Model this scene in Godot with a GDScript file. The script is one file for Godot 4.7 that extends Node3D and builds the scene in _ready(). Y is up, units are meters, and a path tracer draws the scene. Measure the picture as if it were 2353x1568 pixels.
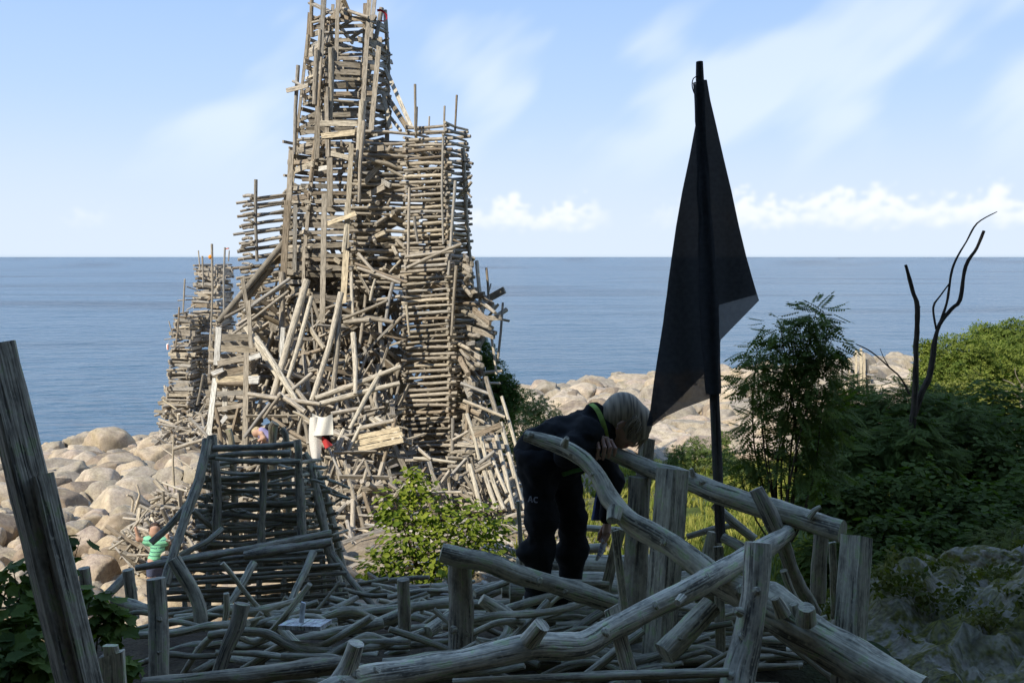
extends Node3D
# Driftwood towers on a stony shore, seen from a shaded path with a rough log railing.
const F := 2042.0            # focal length in units of the traced drawing (2352 x 1568)
const PITCH := 0.09477
const EYE := Vector3(0, 9, 0)
const SUN := Vector3(-0.50, 0.66, 0.56)

var rng := RandomNumberGenerator.new()
var nz := FastNoiseLite.new()
var used := {}
var M := {}
var spare := {}              # pieces past the limit, joined per thing and part name


class Mb:
	var v := PackedVector3Array()
	var n := PackedVector3Array()
	var t := PackedVector2Array()
	var c := PackedColorArray()
	var i := PackedInt32Array()
	func p(a: Vector3, b: Vector3, u: Vector2, col: Color) -> int:
		v.append(a); n.append(b); t.append(u); c.append(col)
		return v.size() - 1
	func tri(a: int, b: int, d: int) -> void:
		var f := (v[b] - v[a]).cross(v[d] - v[a])
		i.append(a)
		if f.dot(n[a] + n[b] + n[d]) > 0.0:
			i.append(d); i.append(b)
		else:
			i.append(b); i.append(d)
	func flat_quad(a: Vector3, b: Vector3, d: Vector3, e: Vector3, out: Vector3, ua: Vector2, ub: Vector2, ud: Vector2, ue: Vector2, col: Color) -> void:
		var f := (d - a).cross(e - b).normalized()
		if f.dot(out) < 0.0:
			f = -f
		var q := p(a, f, ua, col)
		p(b, f, ub, col); p(d, f, ud, col); p(e, f, ue, col)
		tri(q, q + 1, q + 2); tri(q, q + 2, q + 3)
	func join(o: Mb) -> void:
		var k := v.size()
		v.append_array(o.v); n.append_array(o.n); t.append_array(o.t); c.append_array(o.c)
		for x in o.i:
			i.append(x + k)
	func mesh(o: Vector3, mat: Material) -> ArrayMesh:
		var w := v.duplicate()
		for k in w.size():
			w[k] = w[k] - o
		var a := []
		a.resize(Mesh.ARRAY_MAX)
		a[Mesh.ARRAY_VERTEX] = w
		a[Mesh.ARRAY_NORMAL] = n
		a[Mesh.ARRAY_TEX_UV] = t
		a[Mesh.ARRAY_COLOR] = c
		a[Mesh.ARRAY_INDEX] = i
		var m := ArrayMesh.new()
		m.add_surface_from_arrays(Mesh.PRIMITIVE_TRIANGLES, a)
		m.surface_set_material(0, mat)
		return m


# ---------------------------------------------------------------- places and names
func at(px: float, py: float, d: float) -> Vector3:
	var r := Vector3((px - 1176.0) / F, -(py - 784.0) / F, -1.0).rotated(Vector3.RIGHT, -PITCH)
	return EYE + r * (d / -r.z)

func wide(w: float, p: Vector3) -> float:       # metres that w units of the drawing take up at p
	return w * (p - EYE).dot(Vector3(0, -sin(PITCH), -cos(PITCH))) / F

func numbered(called: String, parent: Node) -> String:
	var key := "%d/%s" % [parent.get_instance_id(), called]
	var k: int = used.get(key, 0)
	used[key] = k + 1
	return called if k == 0 else "%s_%03d" % [called, k]

func tag(o: Node, label: String, category: String, group := "", kind := "") -> void:
	if label: o.set_meta("label", label)
	if category: o.set_meta("category", category)
	if group: o.set_meta("group", group)
	if kind: o.set_meta("kind", kind)

func thing(called: String, base: Vector3, label: String, category: String, group := "") -> Node3D:
	var o := Node3D.new()
	o.name = numbered(called, self)
	add_child(o)
	o.position = base
	tag(o, label, category, group)
	return o

func origin_of(o: Node) -> Vector3:
	return Vector3.ZERO if o == self else (o as Node3D).position + origin_of(o.get_parent())

func put(m: Mb, called: String, mat: Material, parent: Node, base := Vector3.INF) -> MeshInstance3D:
	var o := MeshInstance3D.new()
	o.name = numbered(called, parent)
	var po := origin_of(parent)
	var b := po if base == Vector3.INF else base
	o.mesh = m.mesh(b, mat)
	o.position = b - po
	parent.add_child(o)
	return o

func solo(m: Mb, called: String, mat: Material, base: Vector3, label: String, category: String, group := "") -> MeshInstance3D:
	var o := put(m, called, mat, self, base)
	tag(o, label, category, group)
	return o

func piece(m: Mb, called: String, mat: Material, root: Node3D) -> void:    # up to 300 single parts of a kind, the rest joined
	var key := "%d/%s" % [root.get_instance_id(), called]
	if int(used.get(key, 0)) < 300:
		put(m, called, mat, root)
		return
	if not spare.has(key):
		spare[key] = [Mb.new(), called, mat, root]
	spare[key][0].join(m)

func flush_spare() -> void:
	for key in spare:
		var s = spare[key]
		var o := put(s[0], s[1] + "_tangle", s[2], s[3])
		o.set_meta("kind", "stuff")
	spare.clear()

func rf(a: float, b: float) -> float:
	return rng.randf_range(a, b)

func rv() -> Vector3:
	return Vector3(rf(-1, 1), rf(-1, 1), rf(-1, 1))

func up3(t: Vector3) -> Vector3:
	return Vector3.RIGHT if absf(t.y) > 0.9 else Vector3.UP


# ---------------------------------------------------------------- shapes
func tube(m: Mb, pts: Array, rad: Array, sides: int, col: Color, wob := 0.0, caps := true) -> void:
	var count := pts.size()
	var ring := []
	var t0: Vector3 = (pts[1] - pts[0]).normalized()
	var u := t0.cross(up3(t0)).normalized()
	var along := 0.0
	var seedv := rf(0, 50)
	var turns := maxf(1.0, roundf(TAU * float(rad[count / 2]) / 0.26))
	var lens := PackedFloat32Array()
	for k in count:
		var a: Vector3 = pts[maxi(k - 1, 0)]
		var b: Vector3 = pts[mini(k + 1, count - 1)]
		var t := (b - a).normalized()
		u = (u - t * u.dot(t)).normalized()
		var w := t.cross(u)
		if k > 0:
			along += (pts[k] as Vector3).distance_to(pts[k - 1])
		lens.append(along)
		var row := PackedVector3Array()
		for s in sides:
			var g := TAU * s / sides
			var dir := u * cos(g) + w * sin(g)
			var r: float = rad[k]
			if wob > 0.0:
				r *= 1.0 + wob * (nz.get_noise_3d(cos(g) * 16.0 + seedv, sin(g) * 16.0, along * 150.0 + seedv * 7.0) * 3.0 + 0.9 * nz.get_noise_3d(cos(g) * 60.0 + seedv, sin(g) * 60.0, along * 60.0))
			row.append(pts[k] + dir * r)
		ring.append(row)
	var first := m.v.size()
	var off := rf(0, 1)
	for k in count:
		for s in sides + 1:
			var q := s % sides
			var here: Vector3 = ring[k][q]
			var d1: Vector3 = ring[k][(q + 1) % sides] - ring[k][(q + sides - 1) % sides]
			var d2: Vector3 = ring[mini(k + 1, count - 1)][q] - ring[maxi(k - 1, 0)][q]
			var nn := d1.cross(d2).normalized()
			var rad_dir: Vector3 = here - (pts[k] as Vector3)
			if nn.dot(rad_dir) < 0.0:
				nn = -nn
			if nn == Vector3.ZERO:
				nn = rad_dir.normalized()
			m.p(here, nn, Vector2(turns * s / sides, off + lens[k] * 0.9), col)
	for k in count - 1:
		for s in sides:
			var a := first + k * (sides + 1) + s
			var b := a + sides + 1
			m.tri(a, a + 1, b + 1)
			m.tri(a, b + 1, b)
	if caps:
		for e in [0, count - 1]:
			var t: Vector3 = (pts[0] - pts[1]).normalized() if e == 0 else (pts[e] - pts[e - 1]).normalized()
			var mid := m.p(pts[e] + t * float(rad[e]) * 0.12, t, Vector2(0.5, off), col)
			for s in sides:
				m.p(ring[e][s], t, Vector2(0.5 + 0.2 * cos(TAU * s / sides), off + 0.06 * sin(TAU * s / sides)), col)
			for s in sides:
				m.tri(mid, mid + 1 + s, mid + 1 + (s + 1) % sides)

func pole(m: Mb, a: Vector3, b: Vector3, r: float, col: Color, sides := 7, bend := 0.02) -> void:
	var l := a.distance_to(b)
	var mid := (a + b) * 0.5 + rv() * l * bend
	tube(m, [a, mid, b], [r * rf(0.9, 1.15), r, r * rf(0.8, 1.0)], sides, col)

func timber(m: Mb, a: Vector3, b: Vector3, w: float, t: float, side: Vector3, col: Color, ch := 0.0, segs := 1, jit := 0.0) -> void:
	var ax := (b - a).normalized()
	var ws := (side - ax * side.dot(ax)).normalized()
	if ws == Vector3.ZERO:
		ws = ax.cross(up3(ax)).normalized()
	var ts := ax.cross(ws)
	var prof := []
	var hw := w * 0.5
	var ht := t * 0.5
	if ch > 0.0:
		prof = [Vector2(hw - ch, ht), Vector2(-hw + ch, ht), Vector2(-hw, ht - ch), Vector2(-hw, -ht + ch), Vector2(-hw + ch, -ht), Vector2(hw - ch, -ht), Vector2(hw, -ht + ch), Vector2(hw, ht - ch)]
	else:
		prof = [Vector2(hw, ht), Vector2(-hw, ht), Vector2(-hw, -ht), Vector2(hw, -ht)]
	var np := prof.size()
	var rows := []
	var slant := [rf(-0.3, 0.3) * w, rf(-0.3, 0.3) * w]
	var l := a.distance_to(b)
	for k in segs + 1:
		var f := float(k) / segs
		var row := PackedVector3Array()
		for q in np:
			var pr: Vector2 = prof[q]
			var e := 0.0
			if k == 0: e = slant[0] * pr.x / maxf(hw, 0.001) * 0.5
			if k == segs: e = slant[1] * pr.x / maxf(hw, 0.001) * 0.5
			row.append(a + ax * (l * f + e) + ws * pr.x + ts * pr.y + rv() * jit)
		rows.append(row)
	var off := rf(0, 1)
	var uo := rf(0, 1)
	var around := 0.0
	for q in np:
		var q2 := (q + 1) % np
		var step := (prof[q] as Vector2).distance_to(prof[q2]) / 0.26
		for k in segs:
			var f0 := off + l * 0.9 * k / segs
			var f1 := off + l * 0.9 * (k + 1) / segs
			var mid: Vector3 = (rows[k][q] + rows[k + 1][q2]) * 0.5
			m.flat_quad(rows[k][q], rows[k][q2], rows[k + 1][q2], rows[k + 1][q], mid - (a + ax * (mid - a).dot(ax)), Vector2(uo + around, f0), Vector2(uo + around + step, f0), Vector2(uo + around + step, f1), Vector2(uo + around, f1), col)
		around += step
	for e in [0, segs]:
		var nn := -ax if e == 0 else ax
		var mid := Vector3.ZERO
		for q in np: mid += rows[e][q] / np
		var c := m.p(mid, nn, Vector2(uo, off), col)
		for q in np: m.p(rows[e][q], nn, Vector2(uo + prof[q].x * 2.0, off + prof[q].y * 1.0), col)
		for q in np: m.tri(c, c + 1 + q, c + 1 + (q + 1) % np)

func smooth_path(pts: Array, rad: Array, step: float) -> Array:
	var op := []
	var ra := []
	for k in pts.size() - 1:
		var p0: Vector3 = pts[maxi(k - 1, 0)]
		var p1: Vector3 = pts[k]
		var p2: Vector3 = pts[k + 1]
		var p3: Vector3 = pts[mini(k + 2, pts.size() - 1)]
		var cnt := clampi(int(ceil(p1.distance_to(p2) / step)), 1, 40)
		for s in cnt:
			var f := float(s) / cnt
			op.append(p1.cubic_interpolate(p2, p0, p3, f))
			ra.append(lerpf(rad[k], rad[k + 1], f))
	op.append(pts[-1])
	ra.append(rad[-1])
	return [op, ra]

func traced(m: Mb, list: Array, sides: int, col: Color, wob: float, step := 0.05) -> Array:   # list of [x, y, thickness, distance]
	var pts := []
	var rad := []
	for e in list:
		var p := at(e[0], e[1], e[3])
		pts.append(p)
		rad.append(wide(e[2] * 0.5, p))
	var s := smooth_path(pts, rad, step)
	tube(m, s[0], s[1], sides, col, wob)
	return pts

func ball(m: Mb, c: Vector3, r: Vector3, col: Color, turn := Basis(), nu := 14, nv := 9) -> void:
	var first := m.v.size()
	for a in nv + 1:
		for b in nu + 1:
			var th := PI * a / nv
			var ph := TAU * b / nu
			var d := Vector3(sin(th) * cos(ph), cos(th), sin(th) * sin(ph))
			m.p(c + turn * (d * r), (turn * (d / r)).normalized(), Vector2(float(b) / nu, float(a) / nv), col)
	for a in nv:
		for b in nu:
			var q := first + a * (nu + 1) + b
			if a > 0: m.tri(q, q + 1, q + nu + 2)
			if a < nv - 1: m.tri(q, q + nu + 2, q + nu + 1)

func sheet(m: Mb, rows: Array, col: Color, thick: float, sides := [1.0, -1.0]) -> void:     # a cloth: rows of points; thin cloth is one see-through face
	var h := rows.size()
	var w: int = rows[0].size()
	var nn := []
	for a in h:
		var r := PackedVector3Array()
		for b in w:
			var d1: Vector3 = rows[a][mini(b + 1, w - 1)] - rows[a][maxi(b - 1, 0)]
			var d2: Vector3 = rows[mini(a + 1, h - 1)][b] - rows[maxi(a - 1, 0)][b]
			var q := d1.cross(d2).normalized()
			if q == Vector3.ZERO: q = Vector3.BACK
			r.append(q)
		nn.append(r)
	for side in sides:
		var first := m.v.size()
		for a in h:
			for b in w:
				m.p(rows[a][b] + nn[a][b] * thick * 0.5 * side, nn[a][b] * side, Vector2(float(b) / w, float(a) / h), col)
		for a in h - 1:
			for b in w - 1:
				var q := first + a * w + b
				m.tri(q, q + 1, q + w + 1)
				m.tri(q, q + w + 1, q + w)

func rumple(m: Mb, first: int, first_i: int, amp: float, freq: float) -> void:    # folds in cloth
	for k in range(first, m.v.size()):
		var p := m.v[k]
		var q := 1.0 - 2.0 * absf(nz.get_noise_3d(p.x * freq, p.y * freq * 1.6 + p.x * freq * 0.6, p.z * freq)) * 1.6
		m.v[k] = p + m.n[k] * amp * (q + 0.5 * nz.get_noise_3dv(p * freq * 2.6))
	var acc := PackedVector3Array()
	acc.resize(m.v.size())
	for k in range(first_i, m.i.size(), 3):
		var f := -(m.v[m.i[k + 1]] - m.v[m.i[k]]).cross(m.v[m.i[k + 2]] - m.v[m.i[k]])
		for e in 3: acc[m.i[k + e]] += f
	for k in range(first, m.v.size()):
		var g := acc[k].normalized()
		if g.dot(m.n[k]) > 0.0: m.n[k] = g

# one skin over tapered bones: the field is a smooth minimum of capsules, meshed as surface nets
func skin(m: Mb, bones: Array, cell: float, k: float) -> void:
	var lo := Vector3.INF
	var hi := -Vector3.INF
	for b in bones:
		var r := maxf(b[2], b[3]) + k * 0.5 + cell * 3.0
		for e in [b[0], b[1]]:
			lo = lo.min(e - Vector3.ONE * r)
			hi = hi.max(e + Vector3.ONE * r)
	var nx := int((hi.x - lo.x) / cell) + 2
	var ny := int((hi.y - lo.y) / cell) + 2
	var nw := int((hi.z - lo.z) / cell) + 2
	var fld := PackedFloat32Array()
	fld.resize(nx * ny * nw)
	fld.fill(1.0)
	var own := PackedByteArray()
	own.resize(nx * ny * nw)
	for bi in bones.size():
		var b = bones[bi]
		var a: Vector3 = b[0]
		var ab: Vector3 = b[1] - a
		var ra: float = b[2]
		var rb: float = b[3]
		var l2 := maxf(ab.length_squared(), 1e-9)
		var pad := maxf(ra, rb) + k + cell * 2.0
		var c0 := ((a.min(b[1]) - Vector3.ONE * pad - lo) / cell).floor().clamp(Vector3.ZERO, Vector3(nx - 1, ny - 1, nw - 1))
		var c1 := ((a.max(b[1]) + Vector3.ONE * pad - lo) / cell).ceil().clamp(Vector3.ZERO, Vector3(nx - 1, ny - 1, nw - 1))
		for z in range(int(c0.z), int(c1.z) + 1):
			for y in range(int(c0.y), int(c1.y) + 1):
				var base := (z * ny + y) * nx
				for x in range(int(c0.x), int(c1.x) + 1):
					var pt := lo + Vector3(x, y, z) * cell - a
					var h := clampf(pt.dot(ab) / l2, 0.0, 1.0)
					var d := (pt - ab * h).length() - lerpf(ra, rb, h)
					var old := fld[base + x]
					if d < old: own[base + x] = bi
					var g := maxf(k - absf(d - old), 0.0) / k
					fld[base + x] = minf(d, old) - g * g * k * 0.25
	var ids := {}
	var offs := [0, 1, nx, nx + 1, nx * ny, nx * ny + 1, nx * ny + nx, nx * ny + nx + 1]
	var edges := [[0, 1], [2, 3], [4, 5], [6, 7], [0, 2], [1, 3], [4, 6], [5, 7], [0, 4], [1, 5], [2, 6], [3, 7]]
	for z in range(1, nw - 2):
		for y in range(1, ny - 2):
			for x in range(1, nx - 2):
				var q := (z * ny + y) * nx + x
				var f0 := fld[q]
				if absf(f0) > cell * 2.0: continue
				var neg := 0
				for o in offs:
					if fld[q + o] < 0.0: neg += 1
				if neg == 0 or neg == 8: continue
				var sum := Vector3.ZERO
				var cnt := 0
				for e in edges:
					var fa := fld[q + offs[e[0]]]
					var fb := fld[q + offs[e[1]]]
					if (fa < 0.0) == (fb < 0.0): continue
					var f := fa / (fa - fb)
					var ca := Vector3(e[0] & 1, (e[0] >> 1) & 1, e[0] >> 2)
					var cb := Vector3(e[1] & 1, (e[1] >> 1) & 1, e[1] >> 2)
					sum += ca.lerp(cb, f)
					cnt += 1
				var pos := lo + (Vector3(x, y, z) + sum / cnt) * cell
				var gr := Vector3(fld[q + 1] - fld[q - 1] + fld[q + offs[7] ] - fld[q + offs[6]], fld[q + nx] - fld[q - nx] + fld[q + offs[7]] - fld[q + offs[5]], fld[q + nx * ny] - fld[q - nx * ny] + fld[q + offs[7]] - fld[q + offs[3]]).normalized()
				ids[q] = m.p(pos, gr, Vector2(pos.x * 4.0, pos.y * 4.0), bones[own[q]][4])
	for q in ids:
		for ax in [[1, nx, nx * ny], [nx, nx * ny, 1], [nx * ny, 1, nx]]:
			if (fld[q] < 0.0) == (fld[q + ax[0]] < 0.0): continue
			var b: int = q - ax[1]
			var c: int = q - ax[2]
			var d: int = q - ax[1] - ax[2]
			if ids.has(b) and ids.has(c) and ids.has(d):
				m.tri(ids[q], ids[b], ids[d])
				m.tri(ids[q], ids[d], ids[c])


# ---------------------------------------------------------------- textures and materials
func noise(freq: float, sd: int, octaves := 4) -> FastNoiseLite:
	var f := FastNoiseLite.new()
	f.seed = sd
	f.frequency = freq
	f.fractal_octaves = octaves
	f.noise_type = FastNoiseLite.TYPE_SIMPLEX_SMOOTH
	return f

func grey(w: int, h: int, freq: float, sd: int, octaves := 4) -> Image:
	return noise(freq, sd, octaves).get_seamless_image(w, h, false, false, 0.15, true)

func stretched(w: int, h: int, sh: int, freq: float, sd: int, octaves := 4) -> Image:
	var im := grey(w, sh, freq, sd, octaves)
	im.resize(w, h, Image.INTERPOLATE_CUBIC)
	return im

func tex(im: Image) -> ImageTexture:
	return ImageTexture.create_from_image(im)

func wood_images(sd: int, crack: float, moss: float) -> Array:
	var w := 256
	var h := 512
	var a := stretched(w, h, 64, 0.045, sd)
	var b := stretched(w, h, 32, 0.14, sd + 1, 3)
	var c := grey(w, h, 0.018, sd + 2)
	var d := grey(w, h, 0.09, sd + 3, 2)
	var im := Image.create(w, h, false, Image.FORMAT_RGB8)
	var hm := Image.create(w, h, false, Image.FORMAT_RGB8)
	for y in h:
		for x in w:
			var ga := a.get_pixel(x, y).r
			var gb := b.get_pixel(x, y).r
			var gc := c.get_pixel(x, y).r
			var gd := d.get_pixel(x, y).r
			var l := 0.72 + 0.55 * (ga - 0.5) + 0.45 * (gb - 0.5) + (0.35 + 0.45 * moss) * (gc - 0.5) + 0.25 * moss * (gd - 0.5)
			var split := smoothstep(0.36, 0.27, ga * 0.7 + gb * 0.3) * crack
			l = lerpf(l, 0.16, split)
			var col := Color(l, l * 0.985, l * 0.95)
			var mo := smoothstep(0.56, 0.68, gc * 0.7 + gd * 0.3) * moss
			col = col.lerp(Color(l * 0.72, l * 0.86, l * 0.62), mo)
			var li := smoothstep(0.70, 0.76, gd) * moss
			col = col.lerp(Color(0.86, 0.88, 0.82), li * 0.6)
			im.set_pixel(x, y, col.clamp().linear_to_srgb())
			var hh := clampf(0.5 + 0.5 * (ga - 0.5) + 0.5 * (gb - 0.5) - split * 0.35, 0, 1)
			hm.set_pixel(x, y, Color(hh, hh, hh))
	hm.bump_map_to_normal_map(3.0)
	return [tex(im), tex(hm)]

func rock_images(sd: int, moss: float) -> Array:
	var w := 512
	var a := grey(w, w, 0.012, sd)
	var b := grey(w, w, 0.05, sd + 1, 5)
	var c := grey(w, w, 0.16, sd + 2, 3)
	var d := grey(w, w, 0.007, sd + 3, 3)
	var im := Image.create(w, w, false, Image.FORMAT_RGB8)
	var hm := Image.create(w, w, false, Image.FORMAT_RGB8)
	for y in w:
		for x in w:
			var ga := a.get_pixel(x, y).r
			var gb := b.get_pixel(x, y).r
			var gc := c.get_pixel(x, y).r
			var gd := d.get_pixel(x, y).r
			var l := 0.68 + 0.45 * (ga - 0.5) + 0.45 * (gb - 0.5) + 0.30 * (gc - 0.5)
			var col := Color(l, l * lerpf(0.90, 1.0, gb), l * lerpf(0.78, 0.98, gd))
			var vein := smoothstep(0.018, 0.0, absf(gd - 0.5)) * smoothstep(0.45, 0.6, gb)
			col = col.lerp(Color(0.22, 0.19, 0.16), vein * 0.7)
			col = col.lerp(Color(0.98, 0.97, 0.92), smoothstep(0.63, 0.69, gc * 0.55 + ga * 0.45) * 0.75)
			if moss > 0.0:
				var mo := smoothstep(0.42, 0.54, ga * 0.5 + gb * 0.5) * moss
				col = col.lerp(Color(0.24 + 0.4 * (gc - 0.5), 0.235 + 0.4 * (gc - 0.5), 0.075), mo)
			im.set_pixel(x, y, col.clamp().linear_to_srgb())
			var hh := clampf(0.5 + 0.5 * (gb - 0.5) + 0.4 * (gc - 0.5) + 0.4 * (ga - 0.5) - vein * 0.3, 0, 1)
			hm.set_pixel(x, y, Color(hh, hh, hh))
	hm.bump_map_to_normal_map(4.0)
	return [tex(im), tex(hm)]

func lin(r: float, g: float, b: float) -> Color:
	return Color(r, g, b).linear_to_srgb()

func mat(col: Color, rough: float, albedo: Texture2D = null, normal: Texture2D = null, nscale := 1.0) -> StandardMaterial3D:
	var m := StandardMaterial3D.new()
	m.albedo_color = col
	m.roughness = rough
	m.metallic_specular = 0.3
	m.vertex_color_use_as_albedo = true
	m.cull_mode = BaseMaterial3D.CULL_DISABLED
	if albedo: m.albedo_texture = albedo
	if normal:
		m.normal_enabled = true
		m.normal_texture = normal
		m.normal_scale = nscale
	return m

func triplanar(m: StandardMaterial3D, s: float, world := true) -> StandardMaterial3D:
	m.uv1_triplanar = true
	m.uv1_world_triplanar = world
	m.uv1_scale = Vector3(s, s, s)
	return m

func make_materials() -> void:
	var wa := wood_images(11, 0.7, 0.0)
	var wb := wood_images(31, 0.85, 1.0)
	M.sunwood = mat(Color.WHITE, 0.85, wa[0], wa[1], 0.8)
	M.drift = mat(Color.WHITE, 0.72, wb[0], wb[1], 1.2)
	M.drift.metallic_specular = 0.4
	var ra := rock_images(51, 0.0)
	var rb := rock_images(71, 1.0)
	M.rock = []
	for c in [lin(0.60, 0.51, 0.385), lin(0.48, 0.43, 0.35), lin(0.57, 0.48, 0.39), lin(0.40, 0.33, 0.25), lin(0.68, 0.59, 0.465)]:
		var r := triplanar(mat(c, 0.9, ra[0], ra[1], 0.9), 0.42)
		r.vertex_color_use_as_albedo = false
		M.rock.append(r)
	M.wetrock = triplanar(mat(lin(0.16, 0.13, 0.09), 0.5, ra[0], ra[1], 0.9), 0.42)
	M.wetrock.vertex_color_use_as_albedo = false
	M.mossrock = triplanar(mat(lin(0.47, 0.445, 0.355), 1.0, rb[0], rb[1], 1.3), 0.5)
	M.mossrock.vertex_color_use_as_albedo = false
	M.ground = triplanar(mat(Color.WHITE, 1.0, ra[0], ra[1], 1.0), 0.5)
	M.leaf = mat(Color.WHITE, 0.62)
	M.leaf.backlight_enabled = true
	M.leaf.backlight = lin(0.55, 0.75, 0.2)
	M.leaf.metallic_specular = 0.22
	M.grass = mat(Color.WHITE, 0.6)
	M.grass.backlight_enabled = true
	M.grass.backlight = lin(0.5, 0.6, 0.2)
	M.bark = mat(Color.WHITE, 0.95, wb[0], wb[1], 1.2)
	var fa := grey(256, 256, 0.25, 91, 3)
	var fb := grey(256, 256, 0.03, 92, 4)
	var fi := Image.create(256, 256, false, Image.FORMAT_RGB8)
	for y in 256:
		for x in 256:
			var l := clampf(0.8 + 0.5 * (fa.get_pixel(x, y).r - 0.5) + 0.4 * (fb.get_pixel(x, y).r - 0.5), 0, 1)
			fi.set_pixel(x, y, Color(l, l, l).linear_to_srgb())
	var weave := tex(fi)
	fa.convert(Image.FORMAT_RGB8)
	fa.bump_map_to_normal_map(2.0)
	M.cloth = triplanar(mat(Color.WHITE, 0.85, weave, tex(fa), 0.5), 6.0, false)
	M.cloth.rim_enabled = true
	M.cloth.rim = 0.06
	M.thincloth = triplanar(mat(Color(1, 1, 1, 0.92), 0.8, weave), 5.0, false)
	M.thincloth.transparency = BaseMaterial3D.TRANSPARENCY_ALPHA
	M.thincloth.backlight_enabled = true
	M.thincloth.backlight = lin(0.7, 0.7, 0.7)
	M.skin = mat(Color.WHITE, 0.55)
	M.skin.subsurf_scatter_enabled = true
	M.skin.subsurf_scatter_strength = 0.1
	var ha := stretched(128, 256, 16, 0.12, 95, 3)
	var hi := Image.create(128, 256, false, Image.FORMAT_RGB8)
	for y in 256:
		for x in 128:
			var l := clampf(0.7 + 1.1 * (ha.get_pixel(x, y).r - 0.5), 0.1, 1)
			hi.set_pixel(x, y, Color(l, l, l).linear_to_srgb())
	M.hair = mat(Color.WHITE, 0.5, tex(hi))
	M.paint = mat(Color.WHITE, 0.5)
	M.sea = sea_material()

func sea_material() -> StandardMaterial3D:
	var w := 1024
	var a := stretched(w, w, w / 3, 0.020, 201, 5)
	var b := stretched(w, w, w / 4, 0.006, 202, 3)
	var hm := Image.create(w, w, false, Image.FORMAT_RGB8)
	for y in w:
		for x in w:
			var q := a.get_pixel(y, x).r       # turned: crests run across the view
			var g := clampf(0.5 + 0.55 * (q - 0.5) + 0.55 * (b.get_pixel(y, x).r - 0.5), 0, 1)
			hm.set_pixel(x, y, Color(g, g, g))
	hm.bump_map_to_normal_map(22.0)
	var m := mat(lin(0.065, 0.120, 0.165), 0.24, null, tex(hm), 1.0)
	m.vertex_color_use_as_albedo = true
	m.metallic_specular = 0.5
	m.uv1_scale = Vector3(1, 1, 1)
	return m

# ---------------------------------------------------------------- light and air
func make_sky() -> PanoramaSkyMaterial:
	var w := 2048
	var h := 1024
	var puff := noise(0.9, 301, 5)
	var band := noise(0.05, 302, 3)
	var wisp := noise(0.055, 303, 5)
	var veil := noise(0.035, 304, 3)
	var im := Image.create(w, h, false, Image.FORMAT_RGBF)
	im.fill(Color(0.42, 0.52, 0.62))
	for y in h / 2 + 2:
		var el := 90.0 - 180.0 * (y + 0.5) / h
		var t := clampf(el / 90.0, 0, 1)
		var base := Color(0.60, 0.69, 0.81).lerp(Color(0.44, 0.60, 0.86), smoothstep(0.0, 0.12, t))
		base = base.lerp(Color(0.24, 0.42, 0.77), smoothstep(0.05, 0.28, t))
		base = base.lerp(Color(0.13, 0.29, 0.68), smoothstep(0.28, 1.0, t))
		for x in w:
			var az := wrapf(360.0 * (x + 0.5) / w, -180.0, 180.0)
			var turn := Vector2(cos(deg_to_rad(az)), sin(deg_to_rad(az))) * 57.3
			var col := base
			# thin slanting streaks of high cloud
			if el > 3.0:
				var su := az * 0.80 + el * 0.60
				var sv := el * 0.80 - az * 0.60
				var st := wisp.get_noise_3d(su * 0.55 + 90.0, sv * 2.1, 0.0)
				var ve := veil.get_noise_3d(turn.x * 1.3, el * 2.2, turn.y * 1.3)
				var am := smoothstep(0.0, 0.5, st * 0.9 + ve * 0.85 + 0.16 * clampf((az + 4.0) / 14.0, -1.0, 1.0))
				am *= smoothstep(3.0, 9.0, el) * (1.0 - 0.5 * smoothstep(35.0, 80.0, el))
				col = col.lerp(Color(0.86, 0.90, 0.95), am * 0.42)
			# milky air over the horizon
			col = col.lerp(Color(0.61, 0.70, 0.82), 0.6 * exp(-el / 5.0))
			# a low bank of small heaped clouds far out
			if el > 1.2 and el < 6.0:
				var cover := smoothstep(-0.25, 0.30, band.get_noise_3d(turn.x * 1.5 + 31.0, 0.0, turn.y * 1.5) + 0.34 * clampf((az + 5.0) / 7.0, -1.0, 1.0))
				var pn := puff.get_noise_3d(turn.x * 1.1, el * 1.9, turn.y * 1.1)
				var top := 2.7 + 0.9 * cover + 1.6 * puff.get_noise_3d(turn.x * 0.45, 7.0, turn.y * 0.45)
				var am := smoothstep(0.0, 0.8, top - el + pn * 1.5) * smoothstep(1.5, 2.5, el + pn * 0.5) * cover
				var lit := clampf(0.5 + (el - 2.2) * 0.3 + pn * 0.8, 0, 1)
				col = col.lerp(Color(0.74, 0.79, 0.88).lerp(Color(0.98, 0.96, 0.93), lit), am * 0.55)
			im.set_pixel(x, y, col)
	var m := PanoramaSkyMaterial.new()
	m.panorama = ImageTexture.create_from_image(im)
	return m


func make_air() -> void:
	var cam := Camera3D.new()
	cam.name = "camera"
	cam.position = EYE
	cam.rotation = Vector3(-PITCH, 0, 0)
	cam.fov = 42.0
	cam.near = 0.05
	cam.far = 60000.0
	add_child(cam)
	cam.current = true
	var sun := DirectionalLight3D.new()
	sun.name = "sun"
	sun.light_energy = 1.27
	sun.light_color = Color(1.0, 0.965, 0.90)
	sun.light_angular_distance = 0.5
	sun.shadow_enabled = true
	add_child(sun)
	sun.look_at_from_position(SUN * 50.0, Vector3.ZERO)
	var we := WorldEnvironment.new()
	we.name = "environment"
	var e := Environment.new()
	e.background_mode = Environment.BG_SKY
	e.sky = Sky.new()
	e.sky.sky_material = make_sky()
	e.background_energy_multiplier = 0.88
	e.tonemap_mode = Environment.TONE_MAPPER_LINEAR
	e.tonemap_exposure = 1.42
	e.sdfgi_enabled = true
	e.ssao_enabled = true
	e.ssil_enabled = true
	we.environment = e
	add_child(we)


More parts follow.
